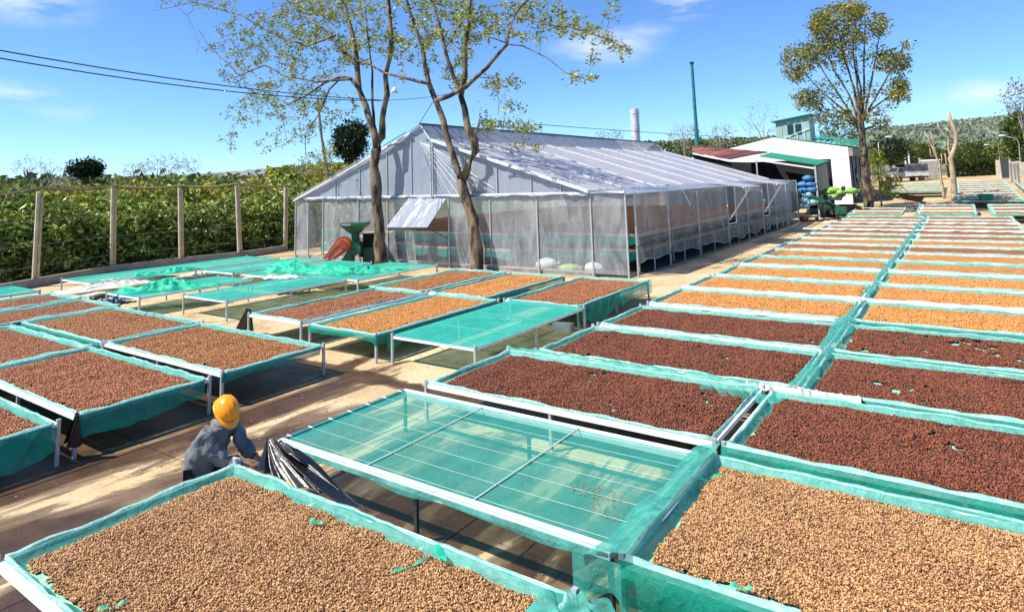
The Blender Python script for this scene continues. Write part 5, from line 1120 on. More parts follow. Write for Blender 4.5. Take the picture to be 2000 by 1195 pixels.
limbs1 = [(L2([(742, 524), (741, 480), (739, 430), (734, 370), (731, 325), (736, 290)], Y1), 0.27, 0.22),
          (L2([(736, 292), (733, 263), (720, 226), (702, 178), (699, 150), (697, 120), (690, 77), (680, 31), (662, -10)], Y1), 0.17, 0.07),
          (L2([(738, 292), (746, 270), (747, 232), (756, 186), (752, 149), (764, 102), (764, 71), (761, 31), (757, -30)], Y1), 0.16, 0.07),
          (L2([(733, 262), (727, 200), (727, 140), (717, 62), (712, 0)], Y1 + 0.3), 0.06, 0.03),
          (L2([(703, 176), (686, 155), (668, 150), (640, 158), (597, 188), (560, 205, -.5)], Y1 - 0.3), 0.09, 0.025),
          (L2([(660, 158), (643, 176), (622, 225), (596, 262), (597, 302)], Y1 - 0.4), 0.045, 0.015),
          (L2([(697, 130), (668, 100), (640, 62), (597, 35), (555, -5)], Y1 - 0.5), 0.08, 0.03),
          (L2([(686, 155), (620, 160), (560, 150), (517, 128), (467, 148), (436, 116), (408, 91), (388, 58)], Y1 - 1), 0.05, 0.015),
          (L2([(655, 70), (600, 90), (540, 70), (470, 30), (380, 5), (300, 22)], Y1 - 1), 0.05, 0.012)]
T1 = blobs([(600, 40, 70, 50, 95), (540, 70, 70, 50, 80), (470, 70, 50, 45, 38), (620, 110, 70, 50, 80), (520, 140, 60, 40, 52), (560, 190, 80, 30, 62), (460, 150, 35, 30, 16), (680, 60, 40, 60, 60), (690, 110, 30, 30, 26), (740, 50, 35, 60, 46), (770, 90, 22, 35, 16), (500, 220, 70, 30, 36), (600, 230, 60, 30, 34), (560, 265, 50, 22, 12), (450, 275, 26, 14, 5), (480, 290, 60, 12, 6), (640, 300, 40, 22, 9), (400, 100, 20, 20, 5), (650, 10, 80, 25, 60), (420, 10, 60, 15, 14), (350, 10, 40, 15, 5), (670, 210, 40, 20, 10)], Y1 + 0.9, 3, 0.9)
grow('roadside_tree', 'tall forked tree left of the other, its yellow-green crown spreading left', 'tree', b1, limbs1, T1, 'leaf_yellow', 12, 0.16, 0.10, 5, 'bark', 0.010, None, 9)
Y2 = gp(930, 530).y; b2t = gp(931, 532)
limbs2 = [(L2([(931, 534), (931, 490), (928, 450), (917, 410), (905, 375), (901, 352)], Y2), 0.26, 0.20),
          (L2([(901, 354), (888, 313), (876, 279), (866, 236), (851, 195), (838, 164), (829, 124), (826, 93), (814, 62), (801, 25), (788, -20)], Y2), 0.14, 0.06),
          (L2([(903, 356), (913, 329), (928, 296), (926, 272), (913, 248), (907, 211), (900, 186), (908, 150), (908, 93), (916, 46), (920, -20)], Y2), 0.165, 0.06),
          (L2([(903, 186), (885, 149), (869, 96), (857, 46), (838, -20)], Y2), 0.10, 0.05),
          (L2([(851, 197), (876, 189), (910, 170), (950, 133), (990, 87), (996, 56), (1009, 22), (1034, -2), (1060, -15)], Y2 - 0.3), 0.10, 0.04),
          (L2([(838, 164), (789, 152), (752, 143), (717, 124), (690, 117)], Y2 - 0.4), 0.075, 0.035),
          (L2([(1006, 37), (1027, 37), (1074, 50), (1120, 54), (1180, 75), (1238, 102)], Y2 - 0.5), 0.04, 0.010),
          (L2([(990, 87), (1021, 90), (1071, 115), (1105, 143), (1161, 161)], Y2 - 0.4), 0.03, 0.008),
          (L2([(927, 268), (934, 246), (936, 232)], Y2 - 0.2), 0.05, 0.02),
          (L2([(926, 262), (950, 245), (981, 248), (1012, 250), (1055, 254)], Y2 - 0.6), 0.03, 0.008),
          (L2([(931, 258), (975, 262), (1010, 280), (1040, 296)], Y2 - 0.6), 0.018, 0.006),
          (L2([(910, 170), (930, 150), (965, 155), (975, 200), (973, 225)], Y2 - 0.2), 0.02, 0.008),
          (L2([(869, 96), (905, 40), (930, 5)], Y2), 0.03, 0.012), (L2([(990, 85), (955, 72), (910, 75)], Y2), 0.03, 0.012)]
T2 = blobs([(900, 60, 30, 70, 60), (860, 40, 40, 50, 46), (820, 60, 24, 60, 38), (890, 150, 22, 30, 20), (930, 40, 40, 30, 36), (960, 60, 40, 35, 26), (1000, 20, 50, 22, 24), (1060, 30, 50, 28, 26), (1110, 50, 45, 28, 24), (1165, 72, 40, 20, 16), (1215, 100, 22, 14, 8), (1040, 75, 40, 15, 12), (985, 245, 50, 14, 26), (1040, 252, 26, 8, 8), (978, 170, 40, 22, 20), (1000, 205, 30, 14, 8), (1130, 152, 34, 10, 9), (1152, 120, 22, 10, 4), (1052, 290, 12, 6, 3), (1010, 285, 20, 8, 3), (780, 110, 26, 50, 18), (840, 110, 20, 40, 14), (1200, 20, 30, 20, 5), (940, 230, 20, 20, 6), (830, 5, 80, 12, 30)], Y2 + 0.8, 7, 0.8)
grow('roadside_tree', 'pale-trunked forked tree with thin leafy sprays reaching right over the greenhouse', 'tree', b2t, limbs2, T2, 'leaf_yellow', 11, 0.16, 0.10, 9, 'bark', 0.009, None, 9)
# big tree before the warehouse
g3 = gp(1697, 420); Y3 = g3.y
fan = [(1600, 60), (1630, 20), (1660, 15), (1690, 40), (1560, 130), (1580, 95), (1720, 55), (1750, 120), (1765, 170), (1640, 70), (1670, 90), (1610, 190), (1560, 190), (1740, 235)]
limbs3 = [(L2([(1697, 422), (1694, 380), (1690, 340), (1686, 290), (1682, 245), (1680, 215)], Y3), 0.33, 0.19)]
R3 = random.Random(5)
for i, (x, y) in enumerate(fan):
    y0 = 300 - 8 * i if i < 11 else 262; y0 = max(190, min(y0, 255)) ; x0 = 1682
    d = R3.uniform(-1.5, 1.5)
    limbs3.append((L2([(x0, y0), (x0 + (x - x0) * 0.3 + R3.uniform(-4, 4), y0 + (y - y0) * 0.35, d * .3), (x0 + (x - x0) * 0.65, y0 + (y - y0) * 0.62 + R3.uniform(-6, 6), d * .7), (x, y, d)], Y3), 0.10, 0.022))
T3 = blobs([(1640, 55, 52, 46, 250), (1600, 45, 20, 30, 60), (1670, 20, 24, 16, 60), (1556, 125, 32, 38, 130), (1590, 100, 24, 20, 50), (1578, 196, 34, 20, 80), (1716, 50, 20, 22, 50), (1745, 122, 34, 22, 90), (1757, 175, 22, 24, 70), (1630, 110, 40, 22, 60), (1700, 100, 30, 40, 26), (1640, 170, 45, 50, 24), (1632, 232, 42, 20, 60), (1712, 236, 26, 16, 30), (1770, 90, 8, 8, 8), (1720, 190, 40, 40, 26)], Y3, 11, 1.3)
grow('roadside_tree', 'large tree with golden-green crown and pale base before the white warehouse', 'tree', g3, limbs3, T3, 'leaf_tan', 8, 0.25, 0.19, 13, 'bark', 0.018, None, 9)
# lopped trees
for (lab, bx, by_, lb, r) in (('thick lopped tree with stub branches and no leaves among the far tables', 1866, 392, [([(1866, 394), (1862, 350), (1858, 310), (1866, 280), (1868, 262), (1857, 236), (1852, 220)], .34, .2), ([(1866, 284), (1866, 262), (1862, 252)], .22, .16), ([(1858, 312), (1852, 290), (1853, 270), (1836, 255), (1830, 238)], .12, .05), ([(1857, 330), (1848, 318), (1846, 300)], .1, .06), ([(1867, 270), (1864, 250), (1863, 250)], .2, .14), ([(1866, 276), (1855, 258), (1846, 250)], .14, .08)], 1),
                          ('slender lopped tree just left of the thick lopped one', 1845, 388, [([(1845, 390), (1838, 350), (1835, 320), (1826, 300), (1817, 280), (1812, 268), (1805, 258)], .17, .06), ([(1832, 312), (1824, 290), (1822, 272), (1816, 257)], .09, .05), ([(1836, 330), (1840, 312), (1838, 300)], .08, .05), ([(1828, 305), (1818, 305), (1816, 290)], .06, .04)], 2)):
    g = gp(bx, by_); g4 = g
    grow('lopped_tree', lab, 'tree', g, [(L2(p, g.y), a * 0.72, c * 0.72) for p, a, c in lb], [], None, 0, 0.1, 0.1, r, 'bark_tan')
# ---------------------------------------------------------------- background trees
def round_tree(px, py, rx, ry, D, leaf, n, lab, seed, lsize=0.35, bark='bark', nl=10, twig=0.02, base_drop=None, name='tree', cat='tree', spread=0.3, group=None, shellb=0.5):
    c = dp(px, py, D); s = D / F_PX; gz = float(terrain(c.x, c.y)); R = np.random.default_rng(seed)
    T = ellipsoid_pts(R, n, (c.x, c.y, c.z), (rx * s, rx * s, ry * s), shellb)
    T = T + R.normal(size=T.shape) * 0.12 * rx * s
    lim = [([(c.x, c.y, gz - 0.1), (c.x + 0.05 * rx * s, c.y, gz + (c.z - gz) * 0.45), (c.x, c.y, c.z - ry * s * 0.3)], 0.014 * rx * s * 3 + 0.05, 0.05)]
    for k in range(6):
        a = k * 1.05 + seed; lim.append(([(c.x, c.y, gz + (c.z - gz) * 0.6), (c.x + 0.3 * rx * s * math.cos(a), c.y + 0.3 * rx * s * math.sin(a), c.z - 0.2 * ry * s), (c.x + 0.65 * rx * s * math.cos(a), c.y + 0.65 * rx * s * math.sin(a), c.z + ry * s * 0.3 * math.sin(k))], 0.05 + 0.01 * rx * s, 0.02))
    return grow(name, lab, cat, (c.x, c.y, gz), lim, T, leaf, nl, lsize, spread, seed, bark, twig, group, 6)
round_tree(168, 331, 26, 14, 95, 'leaf_dark', 170, 'dense dark round tree standing alone above the coffee at the left', 21, 0.5, nl=16, spread=0.35)
round_tree(685, 275, 30, 36, 44, 'leaf_dark', 190, 'dark ivy-clad tree peeping over the left slope of the greenhouse', 22, 0.26, nl=18, spread=0.22)
round_tree(55, 326, 26, 18, 100, 'leaf_grey', 90, 'thin grey bare tree at the far left skyline', 23, 0.25, 'twig_grey', 2, 0.025)
round_tree(98, 330, 18, 14, 100, 'leaf_grey', 60, 'second thin grey bare tree at the left skyline', 24, 0.25, 'twig_grey', 2, 0.025)
round_tree(330, 326, 52, 18, 105, 'leaf_grey', 170, 'wide grey leafless tree on the skyline above the fence', 25, 0.28, 'twig_grey', 3, 0.03)
round_tree(262, 334, 22, 14, 105, 'leaf_grey', 60, 'small greyish tree left of the wide leafless one', 26, 0.28, 'twig_grey', 4, 0.03)
round_tree(1490, 245, 38, 40, 95, 'leaf_grey', 130, 'bare grey tree behind the white gable left of the cabin', 27, 0.25, 'twig_grey', 2, 0.022)
round_tree(1190, 268, 30, 12, 90, 'leaf_grey', 60, 'small thin-leaved tree top behind the greenhouse left of the chimney', 28, 0.25, 'twig_grey', 4, 0.02)
round_tree(1335, 262, 32, 16, 100, 'leaf_tan', 110, 'thin brownish tree top left of the teal mast', 29, 0.3, 'twig_grey', 3, 0.022)
round_tree(1405, 266, 30, 18, 100, 'leaf_tan', 110, 'thin brownish tree top right of the teal mast', 30, 0.3, 'twig_grey', 3, 0.022)
round_tree(1640, 262, 34, 12, 80, 'leaf_green', 110, 'leafy tree top directly behind the green roof', 31, 0.3, nl=10)
round_tree(1990, 195, 26, 34, 60, 'leaf_grey', 90, 'sparse grey tree rising at the right edge', 32, 0.28, 'twig_grey', 6, 0.02)
round_tree(1992, 268, 26, 50, 75, 'leaf_green', 260, 'bushy dark green tree at the right edge behind the lamp', 33, 0.42, nl=16)
round_tree(1735, 290, 30, 26, 88, 'leaf_dark', 170, 'dark tree between the warehouse corner and the truck', 34, 0.35, nl=14)
round_tree(1790, 300, 36, 18, 95, 'leaf_green', 180, 'green tree above the truck', 35, 0.4, nl=14)
round_tree(1915, 300, 40, 20, 92, 'leaf_green', 220, 'green tree behind the clipped hedge, left of the lamp', 36, 0.4, nl=14)
round_tree(1962, 302, 26, 22, 90, 'leaf_yellow', 150, 'yellowish tree behind the clipped hedge beside the lamp', 37, 0.4, nl=14)
# layered bush next to the white trunk, and its pale flower bush
g = gp(1722, 402)
c = yp(1722, 335, g.y); R = np.random.default_rng(8); T = []
for k in range(9):
    zz = c.z + 1.6 - k * 0.42; rad = 0.5 + 0.17 * k
    for j in range(26): a = R.uniform(0, 6.28); q_ = R.uniform(0.3, 1) * rad; T.append((g.x + q_ * math.cos(a), g.y + q_ * math.sin(a), zz + R.normal() * 0.05))
grow('layered_bush', 'small bush with flat green tiers right of the white trunk', 'bush', g, [([(g.x, g.y, 0), (g.x, g.y, c.z + 1.4)], 0.07, 0.03)], T, 'leaf_yellow', 12, 0.16, 0.14, 41, 'bark', 0.01)
# slim pale trunk at the left of the greenhouse
gs = dp(640, 340, 46)
grow('slim_tree', 'slim pale trunk leaning behind the left end of the greenhouse', 'tree', (gs.x, gs.y, 0), [([(gs.x, gs.y, 0), tuple(gs), tuple(dp(628, 270, 46)), tuple(dp(620, 190, 46))], 0.17, 0.10), ([tuple(dp(636, 320, 46)), tuple(dp(600, 300, 46)), tuple(dp(590, 320, 46))], 0.04, 0.02)], blobs([(625, 320, 40, 25, 30), (600, 330, 30, 20, 20)], dp(630, 320, 46).y, 3, 1), 'leaf_grey', 6, 0.2, 0.2, 43, 'bark_pale', 0.012)
for px, D in ((120, 46), (140, 52), (432, 48), (488, 50), (100, 50)):
    q = dp(px, 372, D); qb = dp(px + 4, 440, D)
    grow('shade_tree', 'thin pale stem of a shade tree among the coffee', 'tree', (qb.x, qb.y, 0), [([(qb.x, qb.y, 0), tuple(qb), tuple(q), tuple(dp(px - 4, 352, D))], 0.08, 0.03)], blobs([(px, 356, 16, 10, 14)], q.y, px, 0.6), 'leaf_grey', 5, 0.25, 0.2, px, 'bark_pale', 0.012, 'pale stems standing in the coffee')
# ---------------------------------------------------------------- coffee
def shrub_mesh(seed, n, m, size=0.28):
    R = np.random.default_rng(seed); C = []
    for k in range(46):                           # tufts of leaves along drooping branches
        a = R.uniform(0, 6.28); z = R.uniform(0.15, 2.7); rad = 1.15 * math.sqrt(max(0.08, 1 - ((z - 1.1) / 1.9) ** 2)) * R.uniform(0.45, 1.05)
        c = np.array([rad * math.cos(a), rad * math.sin(a), z]); C.append(c + R.normal(size=(n // 46, 3)) * np.array([0.24, 0.24, 0.20]))
    return leaves_mesh('foliage', np.concatenate(C), size, m, seed, aspect=0.40, up=0.35)
SM = [shrub_mesh(60 + k, 2000, 'leaf_coffee') for k in range(4)]; SM2 = [shrub_mesh(70 + k, 1500, 'leaf_coffee_top', 0.25) for k in range(3)]
stem = MB().tube([(0, 0, -0.1), (0.05, 0.02, 1.0), (0, 0, 2.2)], [0.05, 0.04, 0.015], 6)
for k in range(7): a = k * 0.9; stem.tube([(0, 0, 0.3 + 0.2 * k), (0.5 * math.cos(a), 0.5 * math.sin(a), 0.6 + 0.2 * k), (0.9 * math.cos(a), 0.9 * math.sin(a), 0.65 + 0.2 * k)], [0.025, 0.018, 0.008], 4)
stem = stem.mesh('stem', 'bark')
R = random.Random(12)
def shrub(x, y, s, mes, lab, grp):
    t = thing('coffee_shrub', lab, 'shrub', (x, y, 0), R.uniform(0, 6.28), grp); t.scale = (s, s, s * R.uniform(0.95, 1.12)); link('foliage', R.choice(mes), t); link('stem', stem, t)
for i in range(17): shrub(-33.0 + R.uniform(-0.3, 0.3), -4 + 1.75 * i, R.uniform(0.95, 1.1), SM, 'glossy dark coffee shrub in the row against the fence', 'coffee shrubs in the first row behind the fence')
for i in range(19): shrub(-35.3 + R.uniform(-0.4, 0.4), -6 + 1.9 * i, R.uniform(1.0, 1.32), SM if i % 2 else SM2, 'coffee shrub in the second row behind the fence', 'coffee shrubs in the second row behind the fence')
for j in range(2):
    for i in range(20): shrub(-38.2 - 3.0 * j + R.uniform(-0.5, 0.5), -8 + 2.3 * i, R.uniform(1.2, 1.4), SM2 if (i + j) % 3 else SM, 'yellow-green coffee shrub in the rows farther back', 'coffee shrubs farther behind the fence')
def mass(name, n, fn, size, m, lab, cat, seed):
    R = np.random.default_rng(seed); C = fn(R, n); o = link(name, leaves_mesh(name, C, size, m, seed, up=0.0)); tag(o, lab, cat, None, 'stuff')
def plant(R, n, x0=-100, x1=-42, y0=-40, y1=110):
    x = R.uniform(x0, x1, n); y = R.uniform(y0, y1, n); h = 3.3 + 0.9 * vnoise(x * 0.55, y * 0.55, 3) + 0.6 * vnoise(x * 1.4, y * 1.4, 5) + 0.006 * (-42 - x)
    z = h * R.uniform(0.35, 1, n) ** 0.4; return np.stack([x, y, z], 1)
mass('coffee_plantation', 70000, lambda R, n: plant(R, n), 0.5, 'leaf_coffee_top', 'unbroken coffee plantation stretching away to the left', 'plantation', 5)
mass('far_bush', 60000, lambda R, n: (lambda p: np.stack([p[:, 0], p[:, 1], p[:, 2] * 1.35 + 0.8 + 0.012 * (-100 - p[:, 0])], 1))(plant(R, n, -330, -100, -150, 420)), 1.5, 'leaf_far', 'belt of far scrub and trees on the left skyline', 'scrub', 6)
def belt(px0, px1, ytop, D, dep, amp, seed):
    def fn(R, n):
        px = R.uniform(px0, px1, n); d = D + R.uniform(0, dep, n); C = []
        for a, dd, q in zip(px, d, R.uniform(0.25, 1, n) ** 0.5):
            yt = np.interp(a, [p[0] for p in ytop], [p[1] for p in ytop]) + amp * float(vnoise(a * 0.11, dd * 0.1, seed)) + amp * 0.5 * float(vnoise(a * 0.4, dd * 0.3, seed + 1))
            P = dp(a, yt, dd); g = float(terrain(P.x, P.y)); C.append((P.x, P.y, g + (P.z - g) * q))
        return np.array(C)
    return fn
mass('tree_belt', 14000, belt(860, 1520, [(860, 292), (1000, 285), (1100, 284), (1270, 277), (1400, 272), (1520, 268)], 125, 25, 5, 3), 0.9, 'leaf_far', 'olive tree belt on the skyline behind the greenhouse and red roof', 'trees', 7)
mass('tree_belt', 17000, belt(1690, 2100, [(1690, 296), (1740, 298), (1800, 300), (1860, 296), (1900, 292), (1960, 286), (2010, 276), (2100, 270)], 98, 14, 6, 8), 0.6, 'leaf_green', 'dark green tree belt behind the truck and hedge', 'trees', 8)
mass('tree_belt', 14000, belt(520, 700, [(520, 330), (600, 326), (700, 318)], 60, 30, 6, 9), 0.6, 'leaf_coffee_top', 'thicket behind the left corner of the greenhouse', 'trees', 9)
def on_hill(R, n):
    pts = [(1640, 285), (1700, 262), (1740, 256), (1800, 251), (1860, 244), (1950, 236), (2000, 229), (2080, 224)]
    px = R.uniform(1660, 2060, n); t = R.uniform(0.05, 1, n) ** 0.8; C = []
    for a, f in zip(px, t):
        yt = np.interp(a, [p[0] for p in pts], [p[1] for p in pts]); top = dp(a, yt, 520 + 540); q = dp(a, yt, 520 + 540 * f); C.append((q.x, q.y, top.z * (1 - (1 - f) ** 1.6) + R.uniform(-4, 5)))
    return np.array(C)
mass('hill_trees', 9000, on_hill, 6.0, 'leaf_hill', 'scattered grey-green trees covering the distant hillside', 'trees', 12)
# clipped hedge
ha, hb = dp(1848, 316, 80), dp(1968, 316, 80)
def hed(R, n):
    u = R.uniform(0, 1, n); P = np.array(ha)[None] * (1 - u[:, None]) + np.array(hb)[None] * u[:, None]; g = terrain(P[:, 0], P[:, 1]) - 0.2
    f = R.uniform(0, 1, n); top = R.uniform(0, 1, n) < 0.45; z = np.where(top, ha.z + R.normal(size=n) * 0.1, g + (ha.z - g) * f)
    dpt = np.where(top, R.uniform(0, 2.2, n), R.normal(size=n) * 0.12); d = ray(1908, 316); d = d / np.linalg.norm(d)
    return np.stack([P[:, 0] + d[0] * dpt, P[:, 1] + d[1] * dpt, z], 1)
hd = thing('hedge', 'clipped dark green hedge behind the lopped trees', 'hedge', tuple(gp(1908, 345)))
lm = leaves_mesh('foliage', hed(np.random.default_rng(4), 9000) - np.array(hd.location), 0.3, 'leaf_hedge', 4); link('foliage', lm, hd)
# ================================================================== FAR RIGHT
def place(px, py): return gp(px, py)
# truck
tf = place(1738, 356); tb_ = place(1804, 352); dv = (tb_ - tf); dv.z = 0; ang = math.atan2(dv.y, dv.x); Ltr = dv.length
tk = thing('truck', 'small dark truck with a black canopy and pale side boards parked by the hedge', 'truck', tf, ang)
s = Ltr / 4.6; tk.scale = (s, s, s)
MB().box(0.0, 4.7, -0.85, 0.85, 0.45, 0.62).build('chassis', 'dark_steel', tk)
cb = MB().add([(0, -.85, .5), (1.55, -.85, .5), (1.55, -.85, 1.85), (0.75, -.85, 1.85), (0.5, -.85, 1.2), (0, -.85, 1.05), (0, .85, .5), (1.55, .85, .5), (1.55, .85, 1.85), (0.75, .85, 1.85), (0.5, .85, 1.2), (0, .85, 1.05)], [(0, 1, 2, 3, 4, 5), (11, 10, 9, 8, 7, 6), (0, 6, 7, 1), (1, 7, 8, 2), (2, 8, 9, 3), (3, 9, 10, 4), (4, 10, 11, 5), (5, 11, 6, 0)]).build('cab', 'truck_grey', tk)
MB().add([(0.76, -.86, 1.24), (1.4, -.86, 1.24), (1.4, -.86, 1.75), (0.86, -.86, 1.75)], [(0, 1, 2, 3)]).build('window', 'glass_dark', cb)
MB().add([(0.50, -.75, 1.25), (0.73, -.75, 1.8), (0.73, .75, 1.8), (0.50, .75, 1.25)], [(0, 1, 2, 3)]).build('windscreen', 'glass_dark', cb)
MB().box(1.62, 4.7, -.88, -.84, 0.72, 1.3).build('side_board', 'white_wall', tk); MB().box(1.62, 4.7, .84, .88, 0.72, 1.3).build('side_board', 'white_wall', tk); MB().box(4.66, 4.72, -.84, .84, .72, 1.3).build('tail_board', 'white_wall', tk)
MB().sheet(lambda u, v: (1.6 + 3.1 * u, -0.92 * math.cos(v * PI), 1.3 + 0.95 * min(1, 3.2 * math.sin(v * PI)) ** 0.8 + 0.04 * math.sin(u * 14)), 20, 16).build('canopy', 'truck_canvas', tk, True)
for x in (0.75, 3.7):
    for y in (-.8, .8):
        w_ = MB().tube([(x, y - .12, .36), (x, y + .12, .36)], .36, 20).build('wheel', 'rubber', tk); MB().tube([(x, y - .135, .36), (x, y + .135, .36)], .19, 14).build('rim', 'rust', w_)
for y in (-.6, .6): MB().tube([(-0.03, y, .8), (0.02, y, .8)], .12, 12).build('headlight', 'white_rail', tk)
# yellow loader
g = place(1742, 374)
ld = thing('yellow_loader', 'small yellow machine with a dark seat standing before the truck', 'machine', g, ang)
MB().box(-1.0, -.15, -.4, .4, .35, 1.0).build('engine_box', 'yellow_paint', ld); MB().box(-.1, .5, -.35, .35, .35, .6).build('deck', 'dark_steel', ld)
for x in (0.35, 0.75): MB().bar((x, -.35, .3), (x - 0.25, -.35, 1.9), .09).build('mast_bar', 'yellow_paint', ld)
MB().bar((-.6, -.3, 1.0), (-.6, -.3, 1.9), .07).build('guard_post', 'yellow_paint', ld); MB().bar((-.6, -.3, 1.9), (0.5, -.3, 1.9), .07).build('guard_bar', 'yellow_paint', ld)
for x in (-.8, .35): MB().tube([(x, -.5, .3), (x, -.35, .3)], .3, 16).build('wheel', 'rubber', ld)
MB().box(-.35, 0, -.25, .25, .9, 1.35).build('seat', 'rubber', ld)
g = place(1716, 384); bn = thing('bench', 'low pale bench on yellow legs beside the white trunk', 'bench', g, ang)
MB().box(-.9, .9, -.2, .2, .38, .46).build('seat', 'yellow_paint', bn); MB().box(-.8, -.7, -.18, .18, 0, .38).build('leg', 'white_rail', bn); MB().box(.7, .8, -.18, .18, 0, .38).build('leg', 'white_rail', bn)
g = place(1790, 366); heap('loose_net', (g.x, g.y, g.z + 0.05), (g.x + 1.6, g.y + 0.6, g.z + 0.05), 1.4, 0.3, 51, 'yellow_paint', 'low heap of yellow net lying in the far yard', 'net', nu=30)
# grey block wall with gate
A, B2 = place(1803, 350), place(1838, 350); dv = B2 - A; ang2 = math.atan2(dv.y, dv.x)
wl2 = thing('block_wall', 'short grey block wall between the truck and the lopped trees', 'wall', A, ang2)
sc_ = A.length / 85
hgt = 2.0 * sc_
for r in range(5):
    for k in range(7): 
        u0 = dv.length * (k + (0.5 if r % 2 else 0)) / 7.5; MB().box(u0 + .02, u0 + dv.length / 7.5 - .02, -.08, .08, hgt * r / 5 + .01, hgt * (r + 1) / 5 - .015).build('block', 'concrete', wl2)
MB().box(-.1, dv.length + .2, -.12, .12, hgt, hgt + .12).build('coping', 'white_wall', wl2); MB().box(-.25, .0, -.14, .14, 0, hgt + .4).build('pillar', 'concrete', wl2)
# posts and panels at the right edge
PR = [(1951, 345, 313, 0.42), (1961, 346, 320, 0.2), (1975, 355, 315, 0.2), (1983, 362, 316, 0.26), (1990, 368, 315, 0.26), (1998, 376, 317, 0.3)]
pf = thing('post_fence', 'fence of pale upright concrete slabs at the right edge of the tables', 'fence', gp(1975, 355)); oo = Vector(pf.location)
for px, yb, yt, w_ in PR:
    g = gp(px, yb); D_ = (RM.T @ (np.array(g) - np.array([0, 0, EYE])))[2]; tt = dp(px - 2, yt, D_)
    MB().bar(g - oo, tt - oo, w_ * 1.2, 0.18).build('post', 'post_concrete', pf)
for (a, c) in ((2, 3), (3, 4), (4, 5)):
    ga_, gb_ = gp(PR[a][0], PR[a][1]), gp(PR[c][0], PR[c][1]); Da = (RM.T @ (np.array(ga_) - np.array([0, 0, EYE])))[2]; hz = dp(PR[a][0], PR[a][2], Da).z - 0.2
    MB().add([ga_ - oo, gb_ - oo, Vector((gb_.x, gb_.y, hz)) - oo, Vector((ga_.x, ga_.y, hz)) - oo], [(0, 1, 2, 3)]).build('panel', 'grey_wall', pf)
pl = thing('gate_leaf', 'dark gate leaf beside the broad pale post at the hedge end', 'gate', gp(1966, 348)); MB().box(-.4, .4, -.04, .04, 0, 2.2).build('panel', 'dark_steel', pl); MB().box(-.46, -.4, -.06, .06, 0, 2.4).build('frame', 'steel', pl)
# street lamps
def lamp(px, yb, pts, D, lab, r=0.05):
    base = dp(px, yb, D); t = thing('street_lamp', lab, 'street lamp', (base.x, base.y, float(terrain(base.x, base.y))), 0); o = Vector(t.location)
    P = [o] + [dp(a, c, D) for a, c in pts]; MB().tube([p - o for p in P], r, 8).build('pole', 'steel', t, True)
    e = P[-1] - o; d = (P[-1] - P[-2]).normalized(); MB().blob((0, 0, 0), (0.40, 0.16, 0.09), 12, 8).build('lamp_head', 'white_rail', t, True, e + d * 0.2).rotation_euler = (0, 0, math.atan2(d.y, d.x))
lamp(1993, 320, [(1993, 318), (1990, 280), (1985, 271), (1962, 266)], 62, 'curved street lamp with pale head at the right edge')
lamp(1716, 300, [(1715, 280), (1722, 274), (1733, 269)], 64, 'bracket lamp jutting from the warehouse corner', 0.035)
lamp(1952, 300, [(1950, 288), (1943, 283), (1930, 283)], 86, 'distant small street lamp above the hedge', 0.04)
for px, y0, y1, D, lab in ((1965, 285, 243, 80, 'concrete power pole behind the hedge near the right edge'), (1774, 320, 297, 92, 'short white pole behind the truck'), (1768, 320, 310, 92, 'shorter white stake left of the white pole behind the truck')):
    a, c = dp(px + 2, y0, D), dp(px, y1, D); t = thing('pole', lab, 'pole', (a.x, a.y, float(terrain(a.x, a.y)))); MB().tube([(0, 0, 0), (c.x - a.x, c.y - a.y, c.z - t.location.z)], [.14, .1], 8).build('shaft', 'white_rail', t); MB().box(-.12, .12, -.12, .12, c.z - t.location.z - .02, c.z - t.location.z + .1).build('cap', 'concrete', t, False, (c.x - a.x, c.y - a.y, 0))
# green bin on the far tables, wheelbarrow and shovel, sacks
g = gp(1926, 391, 0.5); bi = thing('plastic_bin', 'big green plastic tub on the far tables right of the lopped trees', 'tub', g, 0.5)
s = (RM.T @ (np.array(g) - np.array([0, 0, EYE])))[2] / F_PX
MB().add([(-9 * s, -6 * s, 0), (9 * s, -6 * s, 0), (9 * s, 6 * s, 0), (-9 * s, 6 * s, 0), (-10.5 * s, -7 * s, 11 * s), (10.5 * s, -7 * s, 11 * s), (10.5 * s, 7 * s, 11 * s), (-10.5 * s, 7 * s, 11 * s)], [(0, 3, 2, 1), (0, 1, 5, 4), (1, 2, 6, 5), (2, 3, 7, 6), (3, 0, 4, 7)]).build('body', 'green_plastic', bi)
for y0_, y1_ in ((-7.6, -6.9), (6.9, 7.6)): MB().box(-11 * s, 11 * s, y0_ * s, y1_ * s, 10 * s, 11.6 * s).build('lip', 'green_plastic', bi)
g = place(1783, 404); wbw = thing('wheelbarrow', 'steel wheelbarrow tipped at the far end of the column divider', 'wheelbarrow', (g.x, g.y, g.z), 0.4)
MB().add([(-.5, -.3, .55), (.5, -.3, .35), (.5, .3, .35), (-.5, .3, .55), (-.8, -.42, .95), (.8, -.42, .8), (.8, .42, .8), (-.8, .42, .95)], [(0, 3, 2, 1), (0, 1, 5, 4), (1, 2, 6, 5), (2, 3, 7, 6), (3, 0, 4, 7)]).build('tray', 'rust', wbw)
MB().tube([(.75, -.05, .2), (.75, .05, .2)], .2, 14).build('wheel', 'rubber', wbw)
for s_ in (-.25, .25): MB().bar((-1.3, s_, .75), (.7, s_, .3), .05).build('handle', 'wood', wbw); MB().bar((-.4, s_, .0), (-.4, s_, .5), .04).build('leg', 'steel', wbw)
heap('loose_net', (g.x + 0.5, g.y - 1.2, 0.55), (g.x + 1.3, g.y - 2.4, 0.55), 0.9, 0.5, 61, 'zinc', 'grey plastic bundle beside the wheelbarrow at the end of the divider', 'plastic')
